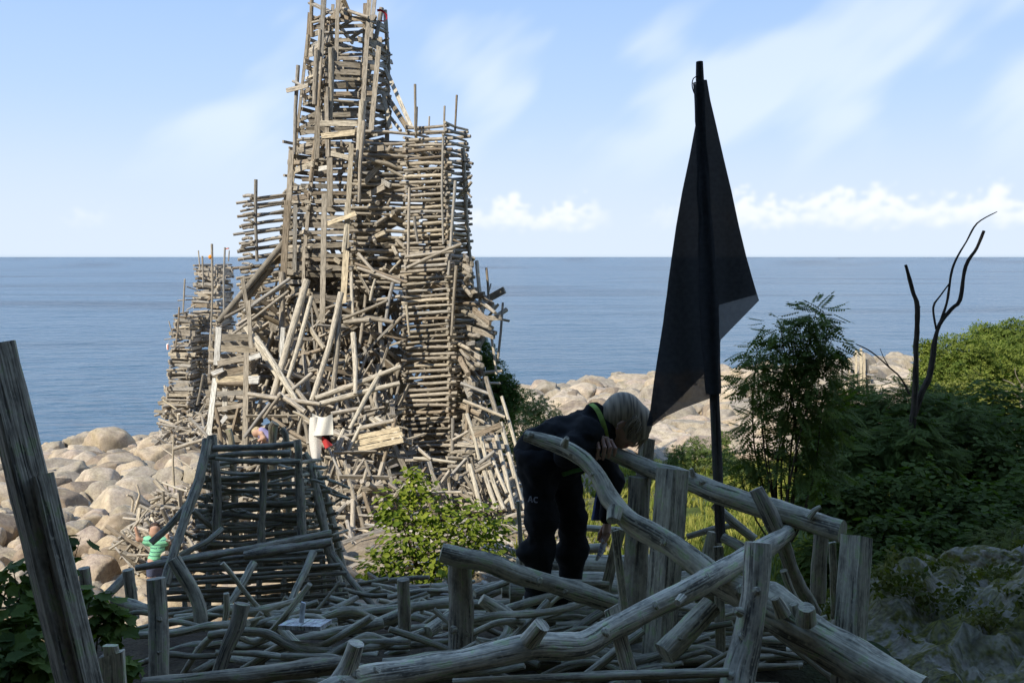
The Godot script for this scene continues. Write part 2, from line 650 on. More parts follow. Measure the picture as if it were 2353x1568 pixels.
# ---------------------------------------------------------------- land and water
func shore(x: float) -> float:      # how far out the water begins
	if x < -17.0: return maxf(38.0, 45.0 + (x + 17.0) * 0.6)
	if x < 0.0: return lerpf(45.0, 60.0, (x + 17.0) / 17.0)
	return 60.0 + minf(x, 80.0) * 0.55

func land(x: float, z: float) -> float:
	var d := -z
	var y := 0.0
	if d < 8.0:
		y = minf(5.6 + (8.0 - d) * 0.42, 7.25)
		if d < -1.2: y += (-1.2 - d) * 0.95
	else:
		var s := (d - 8.0) / (shore(x) - 8.0)
		y = 5.6 * pow(maxf(1.0 - s, 0.0), 1.65) if s < 1.0 else -(s - 1.0) * 5.0
	y -= 1.25 * smoothstep(-1.8, -5.0, x) * smoothstep(27.0, 9.0, d) * smoothstep(2.5, 7.0, d)
	y += 1.5 * smoothstep(2.9, 6.0, x) * smoothstep(12.0, 4.0, d) + 1.2 * smoothstep(3.5, 9.0, x) * smoothstep(26.0, 9.0, d)
	y += (nz.get_noise_2d(x * 9.0, z * 9.0) * 0.28 + nz.get_noise_2d(x * 30.0, z * 30.0) * 0.10) * smoothstep(2.0, 6.0, d)
	return y

func make_land() -> void:
	var m := Mb.new()
	var xs := PackedFloat32Array()
	var zs := PackedFloat32Array()
	var x := -95.0
	while x <= 130.0:
		xs.append(x)
		x += 0.45 if absf(x) < 14.0 else (1.0 if absf(x) < 45.0 else 4.0)
	var z := 34.0
	while z >= -125.0:
		zs.append(z)
		z -= 0.45 if z > -32.0 and z < 4.0 else 1.2
	var tint := noise(0.12, 401, 3)
	for zz in zs:
		for xx in xs:
			var y := land(xx, zz)
			var nn := Vector3(land(xx - 0.3, zz) - land(xx + 0.3, zz), 0.6, land(xx, zz - 0.3) - land(xx, zz + 0.3)).normalized()
			var g := tint.get_noise_2d(xx, zz)
			var col := Color(0.42, 0.35, 0.26).lerp(Color(0.30, 0.26, 0.20), clampf(g + 0.5, 0, 1))
			var green := smoothstep(0.5, 3.0, xx + g * 3.0 + 0.08 * (zz + 18.0)) * smoothstep(-34.0, -24.0, zz + g * 8.0)
			col = col.lerp(Color(0.10, 0.14, 0.035), green)
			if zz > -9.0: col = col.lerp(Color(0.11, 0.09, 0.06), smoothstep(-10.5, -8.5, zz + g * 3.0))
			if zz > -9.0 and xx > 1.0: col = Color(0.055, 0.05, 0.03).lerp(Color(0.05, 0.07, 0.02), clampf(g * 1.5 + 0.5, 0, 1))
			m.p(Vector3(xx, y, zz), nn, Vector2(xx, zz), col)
	var w := xs.size()
	for a in zs.size() - 1:
		for b in w - 1:
			var q := a * w + b
			m.tri(q, q + 1, q + w + 1)
			m.tri(q, q + w + 1, q + w)
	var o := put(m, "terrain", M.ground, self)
	tag(o, "sloping stony ground running down from the path to the shore", "", "", "structure")

func make_sea() -> void:
	var m := Mb.new()
	var swell := noise(0.03, 411, 3)
	var chop := noise(0.22, 412, 3)
	var rows := []
	var d := 30.0
	while d < 700.0:
		rows.append(d)
		d *= 1.011
	for e in [1000.0, 1600.0, 3000.0, 7000.0, 18000.0, 45000.0]: rows.append(e)
	var n := 240
	for r in rows:
		for k in n + 1:
			var x: float = (float(k) / n - 0.5) * r * 2.6
			var y := 0.0
			var fade := clampf(1.0 - (r - 350.0) / 300.0, 0.0, 1.0)
			if r < 690.0:
				y = (swell.get_noise_2d(x * 0.7 + 300.0, r * 2.2) * 0.16 + chop.get_noise_2d(x * 0.45, r * 1.3) * 0.05) * fade
			var tone := 1.0 + 1.1 * swell.get_noise_2d(x * 0.12 + 900.0, r * 0.7)
			m.p(Vector3(x, y, -r), Vector3.UP, Vector2(x / 26.0, r / 26.0), Color(tone, tone, tone))
	var w := n + 1
	for a in rows.size():
		for b in w:
			var q := a * w + b
			var d1 := m.v[a * w + mini(b + 1, n)] - m.v[a * w + maxi(b - 1, 0)]
			var d2 := m.v[mini(a + 1, rows.size() - 1) * w + b] - m.v[maxi(a - 1, 0) * w + b]
			var nn := d1.cross(d2).normalized()
			m.n[q] = nn if nn.y > 0.0 else -nn
	for a in rows.size() - 1:
		for b in n:
			var q := a * w + b
			m.tri(q, q + 1, q + w + 1)
			m.tri(q, q + w + 1, q + w)
	var o := put(m, "sea", M.sea, self)
	tag(o, "blue rippled sea reaching to a level horizon", "", "", "structure")

# ---------------------------------------------------------------- boulders
func boulder_mesh(sd: int, s := 9, rough := 0.035) -> ArrayMesh:
	var r := RandomNumberGenerator.new()
	r.seed = sd
	var planes := []
	for k in r.randi_range(7, 12):
		var dir := Vector3(r.randfn(), r.randfn() * 0.8, r.randfn()).normalized()
		planes.append([dir, r.randf_range(0.55, 0.9)])
	var m := Mb.new()
	for face in 6:
		for a in s + 1:
			for b in s + 1:
				var p := Vector3(2.0 * a / s - 1.0, 2.0 * b / s - 1.0, 1.0)
				match face:
					1: p = Vector3(p.x, p.y, -p.z)
					2: p = Vector3(p.z, p.x, p.y)
					3: p = Vector3(-p.z, p.x, p.y)
					4: p = Vector3(p.x, p.z, p.y)
					5: p = Vector3(p.x, -p.z, p.y)
				p = p.normalized()
				var q := p
				var f := 1.0 + 0.22 * nz.get_noise_3dv(q * 42.0 + Vector3.ONE * sd * 13.0)
				q *= f
				for pl in planes:
					var over: float = q.dot(pl[0]) - pl[1]
					if over > 0.0: q -= (pl[0] as Vector3) * over * 0.95
				q *= 1.0 + rough * (nz.get_noise_3dv(p * 190.0 + Vector3.ONE * sd) + 0.5 * nz.get_noise_3dv(p * 520.0 + Vector3.ONE * sd))
				m.p(q, p, Vector2(p.x, p.y), Color.WHITE)
		var first := face * (s + 1) * (s + 1)
		for a in s:
			for b in s:
				var q := first + a * (s + 1) + b
				m.tri(q, q + 1, q + s + 2)
				m.tri(q, q + s + 2, q + s + 1)
	var acc := {}
	for k in range(0, m.i.size(), 3):
		var fn := -(m.v[m.i[k + 1]] - m.v[m.i[k]]).cross(m.v[m.i[k + 2]] - m.v[m.i[k]])
		for e in 3:
			var key := (m.n[m.i[k + e]] * 900.0).round()
			acc[key] = acc.get(key, Vector3.ZERO) + fn
	for k in m.v.size():
		var g: Vector3 = acc[(m.n[k] * 900.0).round()].normalized()
		m.n[k] = g if g.dot(m.n[k]) > 0.0 else -g
	return m.mesh(Vector3.ZERO, null)

var rocks := []
var rock_spots := []
func boulder(x: float, z: float, s: Vector3, tone: int, label: String, group: String, sink := 0.35) -> void:
	var o := MeshInstance3D.new()
	o.name = numbered("boulder", self)
	o.mesh = rocks[rng.randi() % rocks.size()]
	o.material_override = M.wetrock if tone == 9 else M.rock[tone]
	var y := maxf(land(x, z), -0.3)
	o.transform = Transform3D(Basis.from_euler(Vector3(rf(-0.25, 0.25), rf(0, TAU), rf(-0.25, 0.25))) * Basis.from_scale(s), Vector3(x, y + s.y * (1.0 - sink * 2.0) , z))
	add_child(o)
	tag(o, label, "boulder", group)

func make_boulders() -> void:
	for k in 12: rocks.append(boulder_mesh(500 + k))
	var tones := ["tan", "grey", "pinkish", "brown", "pale"]
	# left: a field between the leaning post and the small far tower
	var zones := [
		["left", -1.0, -0.32, 12.0, 44.0, 0.98],
		["middle", 0.0, 0.45, 27.0, 78.0, 1.95],
	]
	var found := []
	for zn in zones:
		var d: float = zn[3]
		while d < zn[4]:
			var sp: float = zn[5] * (0.8 + d / 60.0) if zn[0] == "left" else 1.1 + d / 75.0
			var x0: float = (-0.60 if zn[0] == "left" else zn[1]) * d
			var x1: float = zn[2] * d
			var x := x0 + rf(0, sp)
			while x < x1:
				var px := x + rf(-0.3, 0.3) * sp
				var pz := -d + rf(-0.3, 0.3) * sp
				var dd := -pz
				var skip: bool = dd > shore(px) + rf(-0.5, 1.5)
				if zn[0] == "middle" and dd < 26.0 + 0.12 * absf(px - 8.0) + rf(-2, 4): skip = true
				if zn[0] == "left" and px > -4.0 and dd < 22.0: skip = true
				var sx: float = 1176.0 + F * px / dd
				if zn[0] == "left" and sx > 285.0 and sx < 520.0 and dd < 15.8: skip = true
				if not skip:
					var big := rng.randf()
					var s := sp * (0.34 + 0.36 * big * big)
					var t := rng.randi() % 5
					var wet: bool = dd > shore(px) - 2.6
					if wet: s *= 0.8
					var size := "large" if big > 0.6 else ("middling" if big > 0.25 else "small")
					var where := "in the stone field left of the driftwood towers"
					if zn[0] == "middle": where = "on the far beach behind the bending child and flag" if px < 0.22 * dd else "on the far beach behind the rowan bush"
					if wet: where = "at the water's edge left of the towers" if zn[0] == "left" else "at the water's edge beyond the flag"
					elif zn[0] == "left": where += ", near its seaward end" if dd > 30.0 else (", halfway down" if dd > 20.0 else ", at its near end")
					var sc := Vector3(s * rf(0.8, 1.35), s * rf(0.6, 0.9), s * rf(0.8, 1.2))
					var form := "flat" if sc.y < sc.x * 0.55 else ("long" if absf(sc.x / sc.z - 1.1) > 0.3 else "rounded")
					var at_px := 1176.0 + F * px / dd
					var by := ""
					if zn[0] == "left": by = "left of the leaning beam's top" if at_px < 60 else ("right of the leaning beam" if at_px < 210 else ("between beam and far towers" if at_px < 330 else "near the far towers' foot"))
					else: by = "beside the flowering scrub" if at_px < 1290 else ("above the child's back" if at_px < 1400 else ("above the child's head" if at_px < 1500 else ("behind the flag" if at_px < 1670 else ("behind the rowan" if at_px < 1920 else "round the small far tower"))))
					var depth := "by the water" if dd > shore(px) - 5.0 else ("far down" if dd > 30.0 and zn[0] == "left" or dd > 48.0 else ("midway" if dd > 20.0 else "close in"))
					var isw: bool = wet and rng.randf() < 0.75
					var label := "%s %s %s boulder %s, %s" % [size, form, "dark wet" if isw else tones[t], depth, by]
					found.append([px, pz, sc, 9 if isw else t, label, "boulders of the left stone field" if zn[0] == "left" else "boulders of the far beach", sc.x / dd if zn[0] == "left" else sc.x / dd * 0.999, 0.5 if dd > shore(px) - 9.0 else 0.35])
				x += sp * rf(0.68, 1.0)
			d += sp * 0.70
	found.sort_custom(func(a, b): return a[6] > b[6])
	var rest := []
	for k in found.size():
		var e = found[k]
		if k < 270:
			boulder(e[0], e[1], e[2], e[3], e[4], e[5], e[7])
		else:
			rest.append(Transform3D(Basis(Vector3.UP, rf(0, TAU)) * Basis.from_scale(e[2]), Vector3(e[0], maxf(land(e[0], e[1]), -0.3) + e[2].y * (1.0 - e[7] * 2.0), e[1])))
	var far := many("small_boulders", rocks[3], M.rock[1], rest, [], self)
	tag(far, "smaller grey boulders lying between the larger ones down the beach", "boulders", "", "stuff")
	# named stones
	boulder(at(250, 1050, 39.0).x, -39.0, Vector3(1.45, 1.0, 1.1), 0, "big smooth tan boulder standing highest at the water's edge, left of the small towers", "")
	boulder(at(1310, 912, 50.0).x, -50.0, Vector3(1.4, 1.0, 1.1), 4, "big pale boulder on the far beach just left of the child's hood", "")
	boulder(at(1450, 890, 60.0).x, -60.0, Vector3(2.0, 1.0, 1.3), 0, "long sandy boulder on the beach directly above the child's head", "")
	# pebbles and small stones between the boulders
	var xf := []
	for k in 2600:
		var dd := rf(11.5, 44.0) if k % 2 else rf(28.0, 76.0)
		var px := rf(-0.64, -0.18) * dd if k % 2 else rf(-0.1, 0.6) * dd
		if dd > shore(px) - 2.0: continue
		var s := rf(0.10, 0.42)
		xf.append(Transform3D(Basis.from_euler(Vector3(rf(0, TAU), rf(0, TAU), 0)) * Basis.from_scale(Vector3(s, s * 0.7, s)), Vector3(px, land(px, -dd) + s * 0.2, -dd)))
	var o := many("pebbles", rocks[0], M.rock[0], xf, [], self)
	tag(o, "loose tan stones filling the gaps between the boulders", "stones", "", "stuff")

func many(called: String, mesh: Mesh, material: Material, xf: Array, cols: Array, parent: Node) -> MultiMeshInstance3D:
	var mm := MultiMesh.new()
	mm.transform_format = MultiMesh.TRANSFORM_3D
	mm.use_colors = cols.size() > 0
	mm.mesh = mesh
	mm.instance_count = xf.size()
	var po := origin_of(parent)
	for k in xf.size():
		var t: Transform3D = xf[k]
		t.origin -= po
		mm.set_instance_transform(k, t)
		if cols.size() > 0: mm.set_instance_color(k, cols[k])
	var o := MultiMeshInstance3D.new()
	o.name = numbered(called, parent)
	o.multimesh = mm
	o.material_override = material
	parent.add_child(o)
	o.set_meta("kind", "stuff")
	return o

# ---------------------------------------------------------------- driftwood towers
func wood_tone() -> Color:
	var q := rng.randf()
	var c := Color(0.56, 0.505, 0.425)
	if q < 0.20: c = Color(0.44, 0.395, 0.325)
	elif q < 0.30: c = Color(0.42, 0.35, 0.27)
	elif q < 0.42: c = Color(0.50, 0.475, 0.435)
	elif q < 0.50: c = Color(0.70, 0.62, 0.49)
	return c * rf(0.78, 1.18)

const PALE := Color(0.95, 0.82, 0.60)
const WHITEPAINT := Color(1.05, 1.02, 0.95)

func stick_between(root: Node3D, called: String, a: Vector3, b: Vector3, w: float, t: float, flat: bool, side: Vector3, col: Color) -> void:
	var m := Mb.new()
	if flat: timber(m, a, b, w, t, side, col)
	else: pole(m, a, b, w * 0.5, col)
	piece(m, called, M.sunwood, root)

# a leaning or standing piece traced between two points of the drawing at given distances
func laid(root: Node3D, e: Array, flat: bool, called := "") -> void:     # [x0, y0, x1, y1, thickness, distance, distance at the other end, tone]
	var a := at(e[0], e[1], e[5])
	var b := at(e[2], e[3], e[6])
	var w := wide(e[4], a)
	var col: Color = wood_tone()
	if e.size() > 7:
		col = [PALE, WHITEPAINT, Color(0.34, 0.28, 0.2), Color(0.74, 0.675, 0.555)][e[7]] * rf(0.92, 1.05)
	stick_between(root, called if called else ("plank" if flat else "pole"), a, b, w, w * 0.35, flat, Vector3.RIGHT if absf((b - a).normalized().x) < 0.7 else Vector3.UP, col)

func plank_tower() -> void:
	var root := thing("plank_tower", at(770, 1000, 18.5), "tallest driftwood tower, six-sided and slatted with grey planks, rising out of the frame", "tower", "")
	var order := [0, 5, 1, 4, 2, 3]
	for f in order:
		var py := 1010.0
		while py > 52.0:
			var cx := lerpf(800.0, 768.0, smoothstep(0.0, 700.0, py)) + sin(py * 0.011) * 4.0
			var r := wide(lerpf(76.0, 116.0, clampf(py / 620.0, 0, 1)), at(780, 500, 18.5))
			var c := at(cx, py, 18.5)
			var a0 := deg_to_rad(-30.0 + 60.0 * f + 6.0)
			var a1 := a0 + deg_to_rad(60.0)
			var a := c + Vector3(sin(a0), 0, cos(a0)) * r
			var b := c + Vector3(sin(a1), 0, cos(a1)) * r
			var ax := (b - a).normalized()
			var out := Vector3(sin((a0 + a1) * 0.5), 0, cos((a0 + a1) * 0.5))
			var skip: bool = rng.randf() < 0.07 or (py < 85.0 and f in [2, 3, 4])
			if not skip:
				a += -ax * rf(0.02, 0.22) + out * rf(-0.05, 0.05) + Vector3.UP * rf(-0.05, 0.05)
				b += ax * rf(0.02, 0.22) + out * rf(-0.05, 0.05) + Vector3.UP * rf(-0.05, 0.05)
				if rng.randf() < 0.05: b += ax * rf(0.2, 0.5)
				if rng.randf() < 0.18: stick_between(root, "pole", a, b, rf(0.05, 0.08), 0, false, Vector3.UP, wood_tone())
				else: stick_between(root, "plank", a, b, rf(0.055, 0.115), rf(0.022, 0.04), true, Vector3.UP + out * rf(-0.3, 0.3), wood_tone())
			if rng.randf() < 0.5:      # a block behind the slats
				var q := a.lerp(b, rf(0.2, 0.8)) - out * rf(0.06, 0.25)
				var dir := (ax * rf(-1, 1) + Vector3.UP * rf(-0.4, 0.4) - out * rf(0, 1)).normalized() * rf(0.2, 0.4)
				stick_between(root, "brace", q - dir, q + dir, rf(0.06, 0.12), 0.04, true, Vector3.UP, wood_tone())
			py -= rf(13.5, 18.5)
	# uprights on every corner, one above the other
	for k in 6:
		var a0 := deg_to_rad(-30.0 + 60.0 * k + 6.0)
		var py := 1040.0
		while py > 90.0:
			var len := rf(170.0, 330.0)
			var py1 := maxf(py - len, rf(-30.0, 40.0))
			var ends := []
			for yy in [py + 20.0, py1]:
				var cx := lerpf(800.0, 768.0, smoothstep(0.0, 700.0, yy))
				var r := wide(lerpf(76.0, 116.0, clampf(yy / 620.0, 0, 1)), at(780, 500, 18.5)) + rf(0.02, 0.07)
				ends.append(at(cx, yy, 18.5) + Vector3(sin(a0), 0, cos(a0)) * r)
			stick_between(root, "upright", ends[0], ends[1], rf(0.05, 0.09), rf(0.04, 0.06), rng.randf() < 0.5, Vector3.RIGHT, wood_tone())
			py -= len * rf(0.8, 1.05)
	# uprights that can be picked out on the face
	for e in [[716, -15, 716, 85, 9, 18.3, 18.3], [742, -20, 738, 130, 9, 17.6, 17.6], [776, -10, 772, 140, 9, 17.4, 17.4], [849, -15, 832, 260, 10, 17.5, 17.4], [862, -20, 851, 90, 9, 18.4, 18.2], [876, 18, 862, 90, 11, 18.2, 18.1],
			[707, 80, 704, 130, 8, 18.1, 18.1], [735, 68, 731, 140, 9, 17.6, 17.6], [727, 115, 722, 240, 13, 17.55, 17.5], [760, 110, 758, 275, 13, 17.35, 17.3], [872, 85, 852, 300, 11, 17.9, 17.7], [684, 150, 676, 350, 9, 18.0, 17.9],
			[749, 220, 752, 360, 9, 17.2, 17.2], [730, 245, 727, 365, 12, 17.35, 17.3], [752, 200, 755, 420, 9, 17.3, 17.3], [833, 232, 822, 385, 16, 17.1, 17.1, 3], [836, 278, 824, 465, 9, 17.05, 17.0], [669, 345, 660, 520, 12, 17.9, 17.7],
			[757, 362, 758, 475, 13, 17.1, 17.1], [807, 330, 795, 570, 11, 16.95, 16.8], [745, 445, 740, 740, 12, 16.9, 16.7], [660, 460, 650, 640, 14, 17.6, 17.4], [647, 625, 645, 810, 14, 17.4, 17.2], [798, 465, 790, 580, 14, 16.9, 16.8, 3], [795, 575, 788, 697, 14, 16.7, 16.6, 0], [678, 470, 676, 620, 9, 17.5, 17.5]]:
		laid(root, e, rng.randf() < 0.55, "upright")
	for e in [[712, 6, 768, 32, 12, 18.4, 17.6], [783, 8, 765, 45, 13, 17.8, 17.4, 2], [788, 0, 806, 45, 12, 17.9, 18.0, 2], [784, -16, 790, 40, 16, 18.0, 17.9], [716, 52, 770, 34, 6, 18.3, 17.5], [786, 20, 846, 40, 8, 17.6, 17.4], [782, 38, 842, 46, 9, 17.7, 17.5], [782, 62, 812, 44, 8, 17.6, 17.9, 2],
			[880, 130, 901, 125, 4, 18.0, 18.0], [882, 127, 897, 122, 3, 18.0, 18.0], [658, 208, 708, 196, 10, 18.0, 17.6], [672, 186, 705, 200, 7, 17.9, 17.7], [882, 150, 946, 295, 9, 18.6, 17.4, 3], [884, 215, 936, 295, 11, 18.7, 17.8, 2], [880, 215, 897, 295, 9, 18.4, 18.0, 3], [890, 262, 920, 300, 8, 18.5, 18.0, 3],
			[732, 388, 753, 384, 10, 17.15, 17.1, 1], [735, 283, 820, 284, 12, 17.2, 17.1, 3], [738, 312, 815, 304, 12, 17.2, 17.1, 0], [740, 518, 818, 490, 10, 16.9, 16.7, 0], [760, 352, 818, 366, 11, 17.1, 17.0, 3]]:
		laid(root, e, e[4] > 8, "brace")

# log crib: four corners below and above, logs laid round in turn
func crib(root: Node3D, lo: Array, hi: Array, step: float, r: float, over: float, jit: float, order: Array, flatness := 0.0) -> void:
	var n := int((hi[0] - lo[0]).length() / step)
	for s in order:
		for k in n:
			var f := (k + (0.5 if s % 2 else 0.0)) / float(n)
			var a: Vector3 = lo[s].lerp(hi[s], f)
			var b: Vector3 = lo[(s + 1) % 4].lerp(hi[(s + 1) % 4], f)
			var ax := (b - a).normalized()
			a += -ax * over * rf(0.3, 1.3) + rv() * jit
			b += ax * over * rf(0.3, 1.3) + rv() * jit
			var w := r * 2.0 * rf(0.8, 1.2)
			if rng.randf() < flatness: stick_between(root, "plank", a, b, w * 1.3, w * 0.5, true, Vector3.UP, wood_tone())
			else: stick_between(root, "pole", a, b, w, w, false, Vector3.UP, wood_tone())

func corners(cx: float, py: float, d: float, w: float, dep: float, turn: float) -> Array:   # front-left, front-right, back-right, back-left
	var c := at(cx, py, d)
	var b := Basis(Vector3.UP, turn)
	return [c + b * Vector3(-w, 0, dep), c + b * Vector3(w, 0, dep), c + b * Vector3(w, 0, -dep), c + b * Vector3(-w, 0, -dep)]

func pole_tower() -> void:
	var root := thing("pole_tower", at(1000, 1080, 17.0), "square tower of stacked round poles on the right of the tallest tower", "tower", "")
	var foot := corners(1008, 1085, 17.0, 0.50, 0.45, -0.38)
	foot[1].y += 0.12
	foot[2].y += 0.06
	crib(root, foot, corners(1003, 285, 17.0, 0.40, 0.40, -0.38), 0.110, 0.030, 0.11, 0.020, [0, 1, 3, 2])
	for k in 260:      # odd ends thrown inside
		var py := rf(330, 1080)
		var c := at(1006 + rf(-18, 18), py, 17.0 + rf(-0.1, 0.35))
		var dir := (rv() * Vector3(1, 0.5, 1)).normalized() * rf(0.15, 0.32)
		stick_between(root, "inner_stick", c - dir, c + dir, rf(0.05, 0.12), 0.04, k % 2 == 0, rv(), wood_tone())
	for e in [[953, 193, 953, 300, 6, 16.5, 16.5], [957, 245, 955, 310, 6, 16.6, 16.6], [986, 267, 985, 300, 4, 17.2, 17.2], [1021, 243, 1021, 310, 5, 16.5, 16.5], [1049, 218, 1045, 300, 5, 16.8, 16.8],
			[940, 430, 937, 600, 7, 16.4, 16.3], [951, 497, 959, 556, 7, 16.3, 16.3], [1046, 415, 1030, 632, 7, 16.4, 16.3], [1048, 610, 1037, 770, 7, 16.2, 16.2], [933, 700, 940, 770, 6, 16.2, 16.2], [1063, 340, 1085, 660, 9, 16.9, 17.3],
			[940, 990, 945, 1100, 9, 16.1, 16.0], [1040, 960, 1040, 1120, 8, 16.1, 16.0], [1018, 310, 1018, 560, 6, 16.4, 16.4]]:
		laid(root, e, false, "upright")
	for e in [[1060, 368, 1086, 376, 7, 16.9, 16.7], [1056, 422, 1084, 403, 7, 16.9, 16.7], [1050, 455, 1083, 418, 9, 16.9, 16.7], [1060, 425, 1083, 453, 5, 16.9, 16.7], [935, 615, 1060, 560, 9, 16.2, 16.2], [930, 590, 1040, 577, 8, 16.2, 16.2]]:
		laid(root, e, false, "pole")
	# the lower gallery that ties it to the tall tower
	var g := thing("pole_gallery", at(890, 640, 17.6), "gallery of long horizontal poles between the tallest tower and the square pole tower", "tower", "")
	crib(g, corners(885, 660, 17.9, 0.62, 0.55, 0.12), corners(893, 300, 17.9, 0.58, 0.5, 0.12), 0.135, 0.034, 0.14, 0.05, [0, 1, 2, 3])
	for k in 70:
		var c := at(rf(835, 935), rf(340, 640), rf(17.2, 18.3))
		var dir := (rv() * Vector3(1, 0.5, 1)).normalized() * rf(0.2, 0.5)
		stick_between(g, "brace", c - dir, c + dir, rf(0.05, 0.11), 0.04, rng.randf() < 0.5, Vector3.UP, wood_tone())

func side_wing() -> void:
	var root := thing("side_wing", at(615, 700, 18.5), "open wing of tilted poles on the left side of the tallest tower", "tower", "")
	var foot := corners(612, 730, 18.5, 0.42, 0.42, 0.45)
	var head := corners(614, 440, 18.5, 0.40, 0.40, 0.45)
	for k in [1, 2]:
		foot[k].y += 0.13
		head[k].y += 0.13
	crib(root, foot, head, 0.165, 0.034, 0.16, 0.04, [0, 3, 1, 2])
	for e in [[587, 412, 590, 600, 8, 17.9, 17.9], [653, 555, 500, 740, 15, 17.6, 16.8], [640, 590, 560, 690, 18, 17.7, 17.2, 2], [655, 655, 515, 730, 9, 17.3, 16.6], [665, 640, 560, 715, 9, 17.2, 16.7], [640, 610, 575, 625, 8, 17.5, 17.4], [655, 750, 560, 700, 11, 17.6, 17.3, 2], [663, 668, 530, 770, 7, 17.1, 16.6]]:
		laid(root, e, false, "brace")

func low_tower() -> void:
	var root := thing("low_plank_tower", at(540, 1030, 16.4), "low corner tower of white and grey planks left of the driftwood heap", "tower", "")
	crib(root, corners(535, 1050, 16.9, 0.42, 0.40, 0.15), corners(540, 745, 16.9, 0.34, 0.34, 0.15), 0.20, 0.045, 0.08, 0.03, [0, 1, 3, 2], 0.75)
	for e in [[502, 752, 497, 838, 13, 16.0, 16.0, 1], [494, 868, 478, 1005, 12, 16.0, 15.8, 1], [650, 752, 644, 840, 10, 16.2, 16.2, 1], [566, 810, 562, 1020, 12, 15.8, 15.7], [570, 690, 576, 800, 9, 16.2, 16.1], [556, 640, 573, 740, 9, 16.4, 16.2],
			[500, 835, 597, 812, 13, 15.9, 15.8], [500, 862, 575, 842, 14, 15.9, 15.8], [497, 872, 595, 866, 13, 15.9, 15.8, 0], [498, 905, 570, 900, 10, 15.9, 15.9], [572, 822, 598, 815, 11, 15.75, 15.7, 1], [572, 872, 595, 872, 17, 15.75, 15.7, 1], [486, 858, 512, 848, 9, 15.8, 15.8, 1], [516, 890, 516, 945, 11, 16.0, 16.0, 1], [520, 955, 508, 970, 9, 15.9, 15.9, 1], [470, 1005, 488, 1000, 11, 15.8, 15.8, 1],
			[565, 750, 650, 882, 13, 16.3, 15.8, 3], [500, 940, 580, 925, 10, 15.9, 15.8]]:
		laid(root, e, true, "plank")

# the great heap at the foot: sloping skin of sticks over a dark inside
func heap_edge(py: float) -> Vector2:
	var l := lerpf(655.0, 520.0, smoothstep(620.0, 760.0, py))
	l = lerpf(l, 470.0, smoothstep(760.0, 1020.0, py))
	var r := lerpf(1085.0, 1150.0, smoothstep(600.0, 720.0, py))
	r = lerpf(r, 1110.0, smoothstep(740.0, 800.0, py))
	r = lerpf(r, 1195.0, smoothstep(850.0, 1150.0, py))
	return Vector2(l, r)

